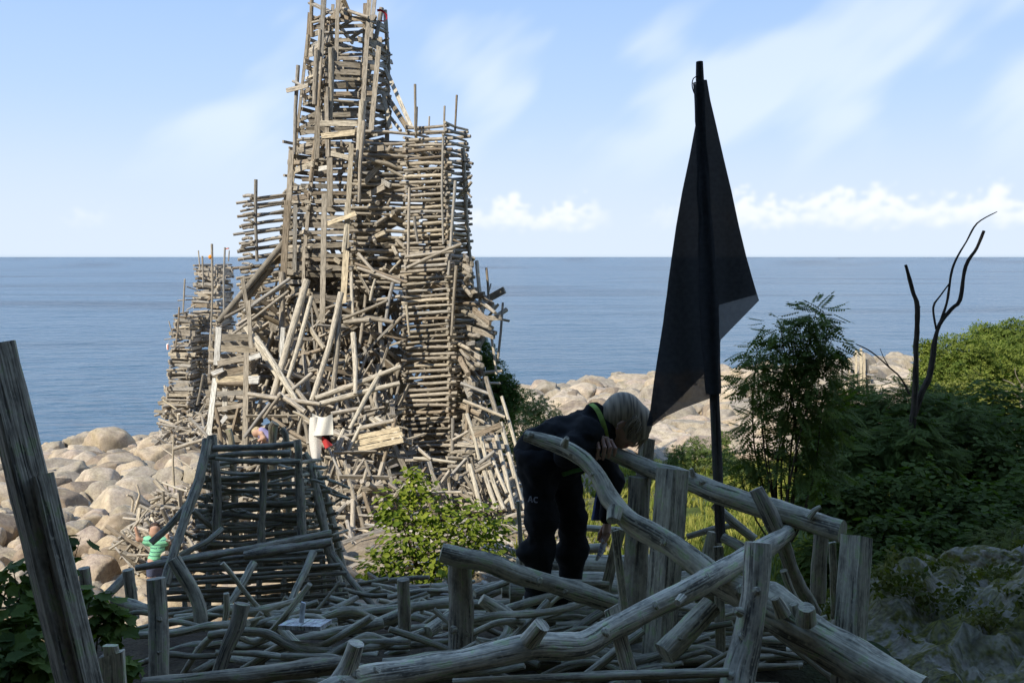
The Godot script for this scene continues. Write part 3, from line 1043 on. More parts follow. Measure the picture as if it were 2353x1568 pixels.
func heap() -> void:
	var root := thing("driftwood_heap", at(840, 1240, 17.0), "sprawling heap of leaning planks and poles at the foot of the driftwood towers", "driftwood heap", "")
	# traced poles first: the ones an eye picks out
	for e in [[705, 643, 627, 908, 16, 16.3, 15.4, 3], [715, 682, 650, 905, 11, 16.2, 15.4, 3], [783, 672, 716, 920, 13, 16.2, 15.3, 3], [811, 765, 816, 905, 12, 15.9, 15.2, 3], [807, 625, 812, 735, 8, 16.6, 16.2, 3], [778, 700, 764, 900, 14, 16.2, 15.6], [725, 915, 920, 842, 13, 15.3, 15.6, 3], [735, 928, 918, 880, 14, 15.2, 15.5, 3], [570, 905, 735, 928, 11, 15.3, 15.1],
			[588, 775, 680, 920, 15, 16.0, 15.2, 3], [658, 870, 720, 945, 11, 15.5, 15.1], [902, 650, 886, 735, 9, 16.3, 15.9], [876, 852, 803, 985, 11, 15.6, 14.9, 3], [850, 935, 760, 950, 10, 15.2, 15.0], [705, 740, 745, 800, 12, 16.1, 15.8], [715, 858, 670, 895, 9, 15.6, 15.3], [640, 905, 700, 945, 12, 15.2, 15.0],
			[822, 582, 860, 625, 8, 16.6, 16.4], [820, 615, 920, 650, 8, 16.5, 16.3], [815, 605, 935, 648, 7, 16.6, 16.4], [780, 735, 890, 690, 8, 16.1, 15.9], [835, 728, 905, 740, 11, 16.1, 15.8], [790, 740, 850, 735, 12, 16.1, 15.9], [860, 690, 920, 680, 8, 16.4, 16.2], [850, 690, 862, 640, 7, 16.3, 16.3, 3], [620, 925, 560, 1005, 8, 15.2, 14.9], [605, 960, 645, 905, 8, 15.1, 15.1],
			[700, 965, 800, 1010, 12, 15.0, 14.8], [820, 985, 905, 965, 11, 14.9, 14.8], [750, 1020, 790, 1035, 10, 14.8, 14.8], [862, 960, 925, 1005, 12, 15.0, 14.7, 3], [850, 960, 905, 1010, 9, 15.1, 14.7, 3], [790, 985, 770, 1030, 9, 14.9, 14.7, 3], [830, 975, 800, 1035, 8, 14.9, 14.7, 3]]:
		laid(root, e, false, "pole")
	for e in [[806, 1035, 926, 1010, 11, 14.75, 14.65, 0], [808, 1020, 925, 996, 12, 14.8, 14.7, 0], [815, 1005, 918, 984, 10, 14.85, 14.75, 0], [895, 1095, 905, 1112, 7, 14.4, 14.4, 1], [900, 1106, 912, 1124, 7, 14.4, 14.4, 1], [1086, 985, 1155, 985, 14, 14.9, 14.7], [1090, 1000, 1150, 975, 12, 14.8, 14.7]]:
		laid(root, e, true, "plank")
	# leaning poles on the right skirt
	for e in [[1072, 950, 1101, 1056, 9, 15.2, 14.8, 3], [1105, 1004, 1115, 1050, 10, 15.1, 14.9, 3], [1140, 1000, 1172, 1135, 11, 15.2, 14.6, 3], [1150, 970, 1203, 1170, 11, 15.4, 14.6, 3], [1152, 910, 1187, 1032, 8, 15.6, 15.2, 3], [1116, 866, 1140, 948, 12, 15.8, 15.4], [1078, 1066, 1105, 1172, 11, 14.7, 14.3, 3], [1110, 1076, 1140, 1168, 11, 14.7, 14.3, 3], [1120, 1066, 1157, 1170, 11, 14.75, 14.3, 3], [1130, 1052, 1164, 1132, 9, 14.8, 14.4, 3], [1160, 1083, 1180, 1170, 11, 14.7, 14.3, 3],
			[1064, 920, 1160, 958, 8, 15.5, 15.3], [1058, 880, 1125, 905, 8, 15.7, 15.6], [1045, 997, 1088, 1018, 7, 15.2, 15.0], [950, 1052, 1046, 1062, 8, 14.9, 14.8, 3], [930, 1058, 1000, 1055, 7, 14.9, 14.9], [990, 1132, 1058, 1130, 7, 14.4, 14.4, 3], [1100, 1065, 1136, 1036, 9, 14.7, 14.7], [1088, 1085, 1130, 1062, 9, 14.7, 14.6], [1155, 1160, 1183, 1133, 9, 14.4, 14.5, 3], [1160, 1190, 1205, 1178, 14, 14.3, 14.2],
			[955, 1025, 990, 1055, 8, 15.0, 14.8], [1075, 990, 1040, 1010, 7, 15.1, 15.1], [1095, 600, 1108, 720, 9, 17.2, 16.6], [1117, 615, 1122, 690, 6, 17.0, 16.8], [1155, 695, 1143, 830, 6, 16.8, 16.4], [1127, 760, 1140, 860, 6, 16.5, 16.3, 3]]:
		laid(root, e, false, "pole")
	# outward stacks on the right shoulder
	for k in 95:
		var py := rf(585, 1000)
		var ed := heap_edge(py)
		var a := at(rf(1035, 1065), py + rf(-8, 8), rf(16.6, 18.4))
		var x1 := lerpf(1060, ed.y, rf(0.3, 1.0))
		var b := at(x1, py + (x1 - 1050) * rf(0.1, 0.42), rf(15.6, 17.4))
		var mx := (b - a)
		if mx.length() > 1.1: a = b - mx.normalized() * rf(0.6, 1.1)
		a.y = b.y + rf(-0.12, 0.2)
		stick_between(root, "pole" if k % 3 else "plank", a, b, rf(0.06, 0.11), 0.045, k % 3 == 0, Vector3.UP, wood_tone())
	# the skin
	for k in 860:
		var py := 600.0 + 660.0 * sqrt(rng.randf())
		if k < 90: py = rf(1090, 1262)
		var ed := heap_edge(py)
		var px := rf(ed.x + 8.0, ed.y - 8.0)
		if px > 915 and px < 1055 and py < 1085: continue
		if px < 600 and py > 740 and k % 2: continue
		var mid := 1.0 - absf((px - 830.0) / 380.0)
		var slope := smoothstep(600.0, 1260.0, py)
		var d := 18.2 - slope * 3.6 - mid * 1.0 + rf(0.0, 0.9)
		var c := at(px, py, d)
		var q := rng.randf()
		var dir := Vector3(rf(-1, 1), rf(-0.25, 0.25), rf(-0.5, 0.5))
		if q < 0.38: dir = Vector3(rf(-0.55, 0.55), rf(0.7, 1.2), rf(-0.5, -0.1))
		elif q < 0.55: dir = rv()
		dir = dir.normalized()
		var l := rf(0.18, 0.62) * (0.7 if py > 1080 else 1.0)
		var flat := rng.randf() < 0.55
		stick_between(root, "plank" if flat else "pole", c - dir * l, c + dir * l, rf(0.035, 0.095), rf(0.02, 0.04), flat, rv(), wood_tone())
	for k in 150:              # sticks scattered on the ground round the heap
		var d := rf(9.5, 14.5)
		var px := rf(740.0, 1250.0)
		var gx := (px - 1176.0) / F * d
		var c := Vector3(gx, land(gx, -d) + rf(0.02, 0.10), -d)
		var dir := Vector3(rf(-1, 1), rf(-0.12, 0.2), rf(-1, 1)).normalized() * rf(0.12, 0.5)
		stick_between(root, "ground_stick", c - dir, c + dir, rf(0.03, 0.08), 0.03, k % 2 == 0, rv(), wood_tone())
	# the inside
	for k in 640:
		var py := rf(590, 1230)
		var ed := heap_edge(py)
		var px := rf(ed.x + 35.0, ed.y - 25.0)
		var slope := smoothstep(600.0, 1260.0, py)
		var c := at(px, py, rf(18.0, 19.7) - slope * 2.1)
		if px > 895 and px < 1075 and py < 1090: c = at(px, py, rf(18.3, 19.6))
		var dir := rv().normalized()
		var l := rf(0.3, 0.75)
		stick_between(root, "inner_plank", c - dir * l, c + dir * l, rf(0.08, 0.17), rf(0.03, 0.06), true, rv(), wood_tone())

func far_towers() -> void:
	var a := thing("far_tower", at(488, 1000, 36.0), "slender far tower of bleached sticks topped by an orange ball, near the water", "tower", "small far towers by the water")
	crib(a, corners(488, 1010, 36.0, 0.66, 0.6, -0.25), corners(491, 605, 36.0, 0.44, 0.42, -0.25), 0.155, 0.05, 0.14, 0.09, [0, 1, 3, 2], 0.5)
	for e in [[486, 560, 484, 760, 5, 34.9, 34.9], [516, 568, 514, 720, 5, 34.9, 34.9], [455, 575, 459, 620, 3, 35.2, 35.2], [464, 588, 466, 660, 4, 35.0, 35.0], [526, 575, 524, 600, 3, 35.2, 35.2], [484, 760, 480, 880, 6, 34.8, 34.7]]:
		laid(a, e, false, "upright")
	for k in 90:
		var c := at(rf(460, 522), rf(610, 1000), rf(35.4, 36.4))
		var dir := (rv() * Vector3(1, 0.3, 1)).normalized() * rf(0.25, 0.5)
		stick_between(a, "plank", c - dir, c + dir, rf(0.07, 0.13), 0.05, true, Vector3.UP, wood_tone())
	var b := thing("far_tower", at(425, 1010, 35.0), "lower stepped far tower of bleached poles at the water's edge, a white buoy beside it", "tower", "small far towers by the water")
	crib(b, corners(420, 1015, 35.2, 0.52, 0.5, -0.2), corners(433, 716, 35.2, 0.28, 0.3, -0.2), 0.15, 0.05, 0.18, 0.08, [0, 3, 1, 2], 0.3)
	for e in [[424, 640, 420, 720, 4, 34.7, 34.7], [428, 658, 455, 668, 2.5, 34.7, 35], [407, 690, 452, 688, 3, 34.7, 35], [428, 712, 450, 700, 3, 34.7, 35], [420, 680, 455, 682, 2.5, 34.7, 35], [387, 737, 398, 775, 2.5, 34.5, 34.6], [376, 780, 405, 776, 2.5, 34.5, 34.6], [411, 705, 402, 800, 4, 34.4, 34.3], [373, 918, 405, 940, 4, 34.2, 34.2, 0], [466, 860, 452, 930, 6, 34.0, 34.0]]:
		laid(b, e, false, "pole")
	var c := thing("far_stick_pile", at(430, 1020, 34.0), "spreading pile of bleached sticks at the foot of the far towers", "driftwood heap", "")
	for k in 260:
		var py := rf(905, 1040)
		var c0 := at(rf(378 + (1040 - py) * 0.06, 500), py, 35.2 - smoothstep(900.0, 1050.0, py) * 2.4 + rf(0, 0.8))
		var dir := (rv() * Vector3(1.2, 0.45, 0.8)).normalized() * rf(0.3, 0.8)
		stick_between(c, "stick", c0 - dir, c0 + dir, rf(0.06, 0.13), 0.04, k % 3 == 0, Vector3.UP, wood_tone() * 1.15)
	# behind the left brace of the big tower: orange stained posts and low plank work
	var d := thing("far_plank_wall", at(575, 900, 30.0), "low far wall of planks with an orange stained post, glimpsed under the braces", "wall", "")
	crib(d, corners(585, 900, 30.0, 0.6, 0.5, 0.1), corners(592, 700, 30.0, 0.42, 0.4, 0.1), 0.2, 0.05, 0.1, 0.06, [0, 1, 2, 3], 0.7)
	var m := Mb.new()
	timber(m, at(614, 800, 29.2), at(612, 705, 29.2), 0.12, 0.08, Vector3.RIGHT, Color(0.75, 0.36, 0.10))
	put(m, "orange_post", M.sunwood, d)
	var e := thing("small_far_tower", at(1972, 950, 45.0), "small tower of upright sticks far off on the right, seen past the rowan bush", "tower", "")
	for k in 70:
		var px := rf(1942, 2000)
		var py := rf(850, 945)
		var up := rng.randf() < 0.65
		var c0 := at(px, py, rf(44.4, 45.6))
		var dir := Vector3(rf(-0.1, 0.1), 1, rf(-0.1, 0.1)) * rf(0.3, 0.7) if up else Vector3(1, rf(-0.2, 0.2), rf(-0.4, 0.4)) * rf(0.25, 0.55)
		if px < 1958 and up: dir *= 0.6
		stick_between(e, "stick", c0 - dir, c0 + dir, rf(0.08, 0.17), 0.06, k % 2 == 0, Vector3.RIGHT, PALE * 0.9 if rng.randf() < 0.3 else wood_tone())
	for q in [[1967, 805, 1966, 890], [1978, 800, 1979, 925], [1985, 812, 1986, 900], [1950, 822, 1951, 880]]:
		laid(e, [q[0], q[1], q[2], q[3], 5, 44.3, 44.3, 0], true, "stick")

func beach_driftwood() -> void:       # the low tangle where the second child stands
	var root := thing("driftwood_tangle", at(380, 1260, 14.5), "low tangle of bleached branches and boards on the stones beside the child in mint", "driftwood heap", "")
	for k in 230:
		var px := rf(285, 480)
		var py := rf(1125, 1300)
		if py < 1250.0 - (px - 270.0) * 1.3: continue
		var c0 := at(px, py, 15.6 - smoothstep(1100.0, 1300.0, py) * 1.7 + rf(0, 0.8))
		var dir := (rv() * Vector3(1.0, 0.7, 0.6)).normalized() * rf(0.12, 0.42)
		stick_between(root, "branch", c0 - dir, c0 + dir, rf(0.03, 0.09), 0.03, k % 3 == 0, rv(), wood_tone())
	for e in [[400, 1130, 398, 1000, 5, 15.6, 15.6], [400, 1030, 470, 1008, 9, 15.6, 15.2], [374, 1128, 374, 1185, 6, 15.2, 15.2], [372, 1108, 430, 1128, 5, 15.3, 15.0, 3], [340, 1150, 372, 1140, 5, 15.2, 15.2], [370, 1028, 448, 1080, 3, 16.5, 15.8]]:
		laid(root, e, false, "branch")
	for list in [[[302, 1175, 5, 14.8], [305, 1150, 5, 14.8], [302, 1140, 5, 14.8], [291, 1137, 4, 14.7]], [[308, 1178, 6, 14.8], [316, 1150, 6, 14.8], [320, 1135, 5, 14.8], [317, 1125, 5, 14.8], [313, 1112, 4, 14.8]], [[352, 1225, 8, 14.4], [352, 1200, 8, 14.4], [347, 1190, 8, 14.5]]]:
		var m := Mb.new()
		traced(m, list, 7, Color(0.85, 0.74, 0.58), 0.1, 0.08)
		piece(m, "branch", M.sunwood, root)

# ---------------------------------------------------------------- the near lattice of branches, some shade in their tone
const GREYWOOD := Color(0.67, 0.62, 0.46)
const SHADED_BROWNWOOD := Color(0.47, 0.425, 0.325)  # bark-brown wood, with part of the shade on posts and lattice painted in
const PALEWOOD := Color(0.86, 0.79, 0.61)

func dtone() -> Color:
	return SHADED_BROWNWOOD.lerp(GREYWOOD, rng.randf() * rng.randf() * 0.35) * rf(0.8, 1.15)

func branch_piece(root: Node3D, called: String, list: Array, col: Color, sides := 9, wob := 0.16) -> void:
	var m := Mb.new()
	traced(m, list, sides, col, wob, 0.08)
	piece(m, called, M.drift, root)

func lattice() -> void:
	var root := thing("branch_lattice", at(610, 1400, 8.0), "small dark tower woven of branches with a sloping frame, in shade before the heap", "tower", "")
	for e in [
			[[485, 1000, 22, 7.6], [497, 1100, 22, 7.5], [500, 1230, 22, 7.4]], [[683, 1010, 18, 7.6], [690, 1130, 20, 7.5], [693, 1260, 20, 7.4]], [[606, 1060, 17, 7.5], [604, 1150, 18, 7.45], [600, 1255, 18, 7.4]],
			[[475, 1010, 22, 7.5], [455, 1100, 24, 7.3], [412, 1230, 23, 7.0], [378, 1340, 22, 6.8]], [[447, 1135, 16, 7.3], [400, 1195, 17, 7.2], [345, 1245, 17, 7.1]],
			[[712, 1065, 20, 7.9], [730, 1140, 22, 7.8], [752, 1240, 24, 7.7], [790, 1390, 22, 7.6]], [[700, 1040, 16, 8.3], [740, 1110, 16, 8.3], [775, 1250, 16, 8.2], [800, 1390, 16, 8.1]],
			[[443, 1172, 14, 7.4], [492, 1215, 14, 7.5]], [[760, 1270, 15, 7.5], [805, 1330, 15, 7.4], [860, 1395, 15, 7.3]], [[525, 985, 16, 8.6], [535, 1050, 16, 8.6], [540, 1250, 16, 8.6]], [[630, 970, 20, 8.5], [625, 1010, 20, 8.5], [640, 1240, 17, 8.5]], [[645, 985, 14, 8.6], [660, 1025, 14, 8.6], [665, 1240, 14, 8.6]]]:
		branch_piece(root, "post", e, dtone(), 10)
	for e in [[[490, 1030, 15, 7.4], [600, 1026, 16, 7.4], [676, 1020, 15, 7.4]], [[462, 1052, 13, 7.4], [570, 1042, 14, 7.5], [668, 1040, 17, 7.5]], [[495, 1052, 10, 7.4], [600, 1062, 10, 7.4], [690, 1058, 9, 7.4]],
			[[312, 1305, 15, 6.9], [440, 1282, 20, 6.9], [560, 1262, 18, 7.0], [650, 1245, 18, 7.2], [760, 1225, 16, 7.4]], [[562, 1275, 23, 6.9], [640, 1262, 24, 6.9], [760, 1245, 20, 7.0]], [[412, 1275, 14, 7.0], [480, 1240, 13, 7.1], [510, 1215, 13, 7.2]]]:
		branch_piece(root, "rail", e, dtone(), 10)
	for e in [[[722, 1268, 18, 6.9], [690, 1330, 18, 6.7], [660, 1398, 18, 6.5]], [[583, 1292, 17, 6.8], [550, 1350, 16, 6.6], [525, 1385, 14, 6.5]]]:
		branch_piece(root, "strut", e, GREYWOOD * 0.9, 10)
	# rungs, layer on layer, front and back, bent as branches are
	for layer in 14:
		var y := 1064.0 + layer * 14.4
		for face in 2:
			var lx := 470.0 - layer * 1.0 + rf(-18, 8)
			var rx := 690.0 + layer * 1.5 + rf(-8, 26)
			var d := 7.62 if face == 0 else 8.35
			var tilt := rf(-20, 20)
			var sag := rf(-12, 14)
			var th := rf(6, 13)
			branch_piece(root, "rung", [[lx, y + tilt * 0.5 + rf(-4, 4), th, d], [lerpf(lx, rx, 0.35), y + sag, th * 1.05, d + rf(-0.05, 0.05)], [lerpf(lx, rx, 0.7), y - tilt * 0.3 + sag * 0.5, th, d], [rx, y - tilt * 0.5, th * 0.85, d + rf(-0.05, 0.05)]], dtone(), 7)
		for q in 2:
			var y0 := y + rf(-5, 5)
			branch_piece(root, "rung", [[(684.0 if q == 0 else 475.0) + layer * 1.6 * (1 - q) + rf(-4, 4), y0, rf(7, 12), 7.5], [(735.0 if q == 0 else 525.0) + layer * 2.6 * (1 - q), y0 - rf(0, 10), rf(7, 11), 8.6]], dtone(), 7)
		if layer % 2 == 0:
			branch_piece(root, "rung", [[716.0 + layer * 3.0, y + 8.0, 10, 7.9], [748.0 + layer * 3.4, y + 4.0 + rf(-6, 6), 9, 7.8]], dtone(), 7)
	for layer in 10:      # the wider lower box
		var y := 1278.0 + layer * 13.5
		for face in 2:
			var d := 7.1 if face == 0 else 8.0
			var lx := 392.0 - layer * 1.0 + rf(-25, 14)
			var rx := 770.0 + layer * 3.0 + rf(-30, 16)
			var lift := rf(14, 40)
			branch_piece(root, "rung", [[lx, y + lift * 0.4 + rf(-5, 5), rf(8, 13), d], [lerpf(lx, rx, 0.5), y + rf(-6, 6), rf(8, 13), d + rf(-0.06, 0.06)], [rx, y - lift * 0.5, rf(7, 11), d]], dtone(), 7)
	for e in [[700, 1275, 705, 1400], [600, 1280, 590, 1395], [655, 1280, 650, 1390], [740, 1260, 745, 1390], [480, 1290, 478, 1400], [420, 1300, 425, 1400]]:
		branch_piece(root, "post", [[e[0], e[1], 13, 7.7], [e[2], e[3], 13, 7.6]], dtone())
	for k in 90:
		var px := rf(440, 770)
		var y := rf(1080, 1390)
		var a := rf(-0.5, 0.5)
		branch_piece(root, "twig", [[px - 30, y + a * 30, rf(5, 9), rf(7.6, 8.4)], [px + rf(-4, 4), y + rf(-6, 6), rf(5, 9), 7.9], [px + 34, y - a * 34, rf(5, 8), rf(7.6, 8.4)]], dtone(), 6)


# ---------------------------------------------------------------- logs, posts and boards of the railing
func log_thing(called: String, label: String, category: String, group: String, list: Array, col: Color, wob := 0.13, stubs := [], sides := 18) -> MeshInstance3D:
	var m := Mb.new()
	var pts := traced(m, list, sides, col, wob, 0.035)
	var base: Vector3 = pts[0]
	for p in pts:
		if p.y < base.y: base = p
	var o := solo(m, called, M.drift, base, label, category, group)
	if sides >= 18:            # knots along the log
		for q in range(1, list.size() - 1):
			if rng.randf() < 0.55:
				var pc: Vector3 = pts[q].lerp(pts[q - 1], rf(0.1, 0.6))
				var pr := wide(list[q][2] * 0.5, pc)
				var nd := ((EYE - pc).normalized() + rv() * 0.7 + Vector3(0, 0.5, 0)).normalized()
				var kb := Mb.new()
				tube(kb, [pc + nd * pr * 0.7, pc + nd * pr * 1.0, pc + nd * pr * rf(1.08, 1.3)], [pr * 0.5, pr * 0.34, pr * rf(0.16, 0.24)], 9, col * 0.9, 0.2)
				put(kb, "knot", M.drift, o)
	for s in stubs:
		var b := Mb.new()
		traced(b, s, 12, col * rf(0.95, 1.08), wob, 0.02)
		put(b, "branch_stub", M.drift, o)
	return o

func board_thing(called: String, label: String, category: String, group: String, e: Array, col: Color, side: Vector3, thick := 0.5) -> MeshInstance3D:   # [x0, y0, x1, y1, width, d0, d1]
	var m := Mb.new()
	var a := at(e[0], e[1], e[5])
	var b := at(e[2], e[3], e[6])
	var w := wide(e[4], b)
	timber(m, a, b, w, w * thick, side, col, w * 0.06, 8, 0.0012)
	return solo(m, called, M.drift, a if a.y < b.y else b, label, category, group)

func railing() -> void:
	var G := "driftwood railing beside the path"
	# square beam leaning at the left edge
	var m := Mb.new()
	timber(m, at(182, 1590, 2.28), at(-14, 790, 2.42), 0.086, 0.086, Vector3(0.72, 0, 0.7), SHADED_BROWNWOOD * 1.05, 0.006, 14, 0.0012)
	var beam := solo(m, "leaning_beam", M.drift, at(182, 1590, 2.28), "thick dark square beam leaning inward along the left edge of the picture", "beam", G)
	m = Mb.new()
	timber(m, at(214, 1590, 2.25), at(96, 1090, 2.33), 0.034, 0.05, Vector3(0.72, 0, 0.7), SHADED_BROWNWOOD * 1.1, 0.004, 10, 0.001)
	put(m, "batten", M.drift, beam)
	m = Mb.new()
	var o1 := at(262, 1600, 2.4)
	timber(m, o1, at(256, 1500, 2.4), wide(56, o1), 0.02, Vector3.RIGHT, PALEWOOD * 0.8, 0.003, 4, 0.001)
	var tip := Mb.new()
	timber(tip, at(256, 1502, 2.4), at(253, 1482, 2.4), wide(34, o1), 0.018, Vector3.RIGHT, PALEWOOD * 0.8, 0.005, 2, 0.001)
	m.join(tip)
	solo(m, "pointed_board", M.drift, o1, "grey pointed board standing up between the leaning beam and the round post", "board", G)

	log_thing("forked_log", "long pale forked log sweeping along the bottom edge, stub at its left", "log", G,
		[[735, 1600, 70, 2.55], [785, 1575, 66, 2.56], [830, 1557, 62, 2.6], [900, 1546, 58, 2.65], [1040, 1524, 56, 2.7], [1150, 1500, 57, 2.75], [1240, 1484, 60, 2.8], [1300, 1486, 60, 2.82], [1345, 1480, 58, 2.85], [1400, 1447, 54, 2.9], [1470, 1410, 52, 2.95], [1560, 1368, 52, 3.0], [1640, 1322, 52, 3.08], [1715, 1278, 50, 3.2], [1770, 1252, 44, 3.3], [1812, 1222, 34, 3.4]], PALEWOOD * 1.05, 0.09,
		[[[765, 1592, 66, 2.56], [795, 1538, 48, 2.58], [818, 1477, 38, 2.58]], [[1205, 1490, 50, 2.79], [1225, 1462, 42, 2.76], [1247, 1434, 40, 2.74]], [[1568, 1372, 22, 2.94], [1556, 1384, 16, 2.9]]])
	log_thing("curved_rail", "curved grey rail that bows down from the child's back and thickens towards the right corner", "log", G,
		[[1206, 999, 26, 3.62], [1240, 1009, 34, 3.6], [1300, 1030, 37, 3.55], [1340, 1055, 40, 3.5], [1375, 1098, 40, 3.45], [1398, 1145, 42, 3.4], [1440, 1192, 50, 3.35], [1500, 1226, 52, 3.3], [1560, 1265, 55, 3.25], [1610, 1305, 62, 3.2], [1660, 1342, 72, 3.15], [1760, 1392, 90, 3.05], [1900, 1470, 98, 2.9], [2110, 1595, 104, 2.7]], GREYWOOD * 1.05, 0.15,
		[[[1296, 1020, 22, 3.5], [1303, 1005, 10, 3.47]], [[1412, 1168, 34, 3.34], [1408, 1196, 30, 3.3]], [[1850, 1425, 50, 2.86], [1852, 1392, 38, 2.84]], [[1800, 1410, 34, 2.92], [1780, 1372, 22, 2.92]]])
	log_thing("hand_rail", "straight round grey rail that the bending child grips, sawn off at its right end", "log", G,
		[[1345, 1012, 34, 4.05], [1420, 1045, 37, 3.95], [1500, 1078, 41, 3.85], [1580, 1104, 48, 3.74], [1640, 1129, 48, 3.66], [1720, 1157, 50, 3.56], [1800, 1180, 52, 3.46], [1936, 1220, 54, 3.3]], GREYWOOD * 0.95, 0.08,
		[[[1858, 1190, 18, 3.34], [1872, 1172, 12, 3.34], [1886, 1164, 9, 3.34]], [[1592, 1090, 14, 3.7], [1588, 1076, 9, 3.7]]])
	log_thing("middle_rail", "weathered rail with flaking surface resting on a short round post, in the middle", "log", G,
		[[1014, 1266, 40, 3.3], [1060, 1278, 50, 3.3], [1120, 1291, 48, 3.3], [1180, 1315, 46, 3.3], [1260, 1341, 46, 3.3], [1330, 1362, 45, 3.3], [1412, 1388, 43, 3.3]], GREYWOOD * 0.95, 0.16)
	log_thing("low_rail", "long low log lying behind the forked log at the bottom left", "log", G,
		[[330, 1572, 34, 2.95], [450, 1562, 38, 2.95], [600, 1550, 44, 2.95], [790, 1525, 40, 2.95]], Color(0.46, 0.40, 0.29), 0.16)
	log_thing("low_rail", "thin straight pole lying along the bottom edge under the forked log", "log", G,
		[[1040, 1568, 22, 2.75], [1300, 1556, 22, 2.75], [1480, 1549, 22, 2.75], [1672, 1544, 22, 2.75]], GREYWOOD, 0.06)
	log_thing("round_post", "short dark round post under the end of the middle rail", "post", G,
		[[1058, 1500, 60, 3.32], [1059, 1440, 58, 3.34], [1057, 1360, 57, 3.35], [1055, 1288, 57, 3.36]], SHADED_BROWNWOOD * 1.05, 0.05, [[[1042, 1446, 20, 3.25], [1036, 1446, 12, 3.22]]])
	log_thing("round_post", "stout pale post with a flat top bowed out at its foot, nearest on the right", "post", G,
		[[1688, 1590, 76, 2.78], [1700, 1530, 72, 2.82], [1712, 1490, 68, 2.84], [1722, 1445, 65, 2.86], [1738, 1345, 62, 2.9], [1742, 1246, 60, 2.94]], PALEWOOD * 0.85, 0.07, [[[1700, 1405, 26, 2.84], [1688, 1400, 14, 2.82]]])
	log_thing("round_post", "dark mossy stump leaning over the sawn rail on the right", "post", G,
		[[1738, 1122, 36, 3.42], [1765, 1175, 40, 3.4], [1795, 1240, 40, 3.42], [1825, 1320, 40, 3.46], [1870, 1410, 38, 3.5]], SHADED_BROWNWOOD, 0.16)
	log_thing("round_post", "dark upright post under the sawn end of the hand rail", "post", G,
		[[1880, 1380, 36, 3.6], [1882, 1300, 36, 3.6], [1887, 1225, 36, 3.6]], SHADED_BROWNWOOD, 0.08)
	log_thing("round_post", "shaded thick post standing behind the square post in the middle of the railing", "post", G,
		[[1450, 1560, 58, 3.75], [1456, 1400, 58, 3.78], [1462, 1250, 56, 3.82], [1468, 1095, 48, 3.86]], SHADED_BROWNWOOD, 0.06)
	log_thing("round_post", "dark round post standing in the branch stack left of the pale board", "post", G,
		[[366, 1580, 46, 3.3], [364, 1480, 45, 3.34], [362, 1400, 44, 3.38], [358, 1328, 41, 3.4]], SHADED_BROWNWOOD * 1.1, 0.05)
	log_thing("round_post", "dark leaning stump with a ragged top beside the pale board", "post", G,
		[[500, 1550, 30, 3.35], [520, 1490, 34, 3.38], [541, 1440, 36, 3.4], [555, 1386, 36, 3.42]], SHADED_BROWNWOOD, 0.12)
	log_thing("bent_trunk", "bent bare trunk rising before the branch lattice with a flat cut top", "log", G,
		[[455, 1560, 26, 4.2], [462, 1460, 28, 4.22], [455, 1392, 30, 4.25], [432, 1338, 32, 4.28], [398, 1284, 34, 4.3]], GREYWOOD * 0.75, 0.12)
	log_thing("stake", "short pale stake standing behind the ragged leaning stump", "post", G, [[513, 1440, 14, 4.1], [520, 1400, 15, 4.1], [519, 1362, 14, 4.1]], GREYWOOD * 0.95, 0.06)
	log_thing("stake", "square dark stake standing against the boulders right of the leaning beam", "post", G, [[204, 1400, 26, 4.8], [198, 1350, 26, 4.8], [192, 1304, 26, 4.8]], SHADED_BROWNWOOD, 0.03)
	log_thing("stake", "dark stake at the left end of the branch lattice", "post", G, [[306, 1420, 26, 5.4], [300, 1360, 26, 5.4], [293, 1308, 26, 5.4]], SHADED_BROWNWOOD, 0.04)
	log_thing("stake", "dark stake in front of the green shrub", "post", G, [[930, 1480, 30, 3.9], [928, 1400, 30, 3.9], [926, 1330, 28, 3.9]], SHADED_BROWNWOOD, 0.05)
	log_thing("stake", "slim dark pole standing just left of the child's trousers", "post", G, [[1196, 1420, 11, 4.5], [1198, 1300, 11, 4.5], [1190, 1150, 10, 4.5]], SHADED_BROWNWOOD, 0.05)
	board_thing("square_post", "square grey post in the middle of the railing with one pale and one dark side", "post", G, [1506, 1585, 1546, 1078, 58, 3.35, 3.55], GREYWOOD * 0.8, Vector3(0.74, 0, -0.67), 0.95)
	board_thing("square_post", "square post at the right of the railing with a slanting top, behind the thick log", "post", G, [1944, 1595, 1968, 1232, 56, 2.9, 3.08], GREYWOOD * 0.8, Vector3(0.74, 0, -0.67), 0.95)
	board_thing("square_post", "narrow square post right of the child's hair, under the flag's lower tip", "post", G, [1458, 1330, 1487, 1006, 30, 4.1, 4.15], GREYWOOD * 0.6, Vector3(0.9, 0, -0.4), 0.8)
	board_thing("split_board", "thin upright board leaning just left of the square middle post", "board", G, [1445, 1480, 1412, 1218, 18, 3.55, 3.6], GREYWOOD, Vector3.RIGHT, 0.5)
	board_thing("split_board", "long leaning board between the child's feet and the shaded posts", "board", G, [1375, 1420, 1425, 1215, 24, 3.95, 4.0], GREYWOOD * 0.8, Vector3.RIGHT, 0.4)
	board_thing("split_board", "split pale plank leaning at the bottom below the square middle post", "board", G, [1460, 1590, 1404, 1395, 36, 2.86, 2.95], PALEWOOD * 0.85, Vector3.RIGHT, 0.4)
	board_thing("split_board", "slim plank standing under the flagpole's foot", "board", G, [1657, 1540, 1650, 1255, 22, 3.42, 3.5], GREYWOOD * 0.9, Vector3.RIGHT, 0.5)
	board_thing("split_board", "slim plank beside the dark upright post at the right", "board", G, [1918, 1420, 1912, 1245, 16, 3.5, 3.5], GREYWOOD * 0.9, Vector3.RIGHT, 0.5)
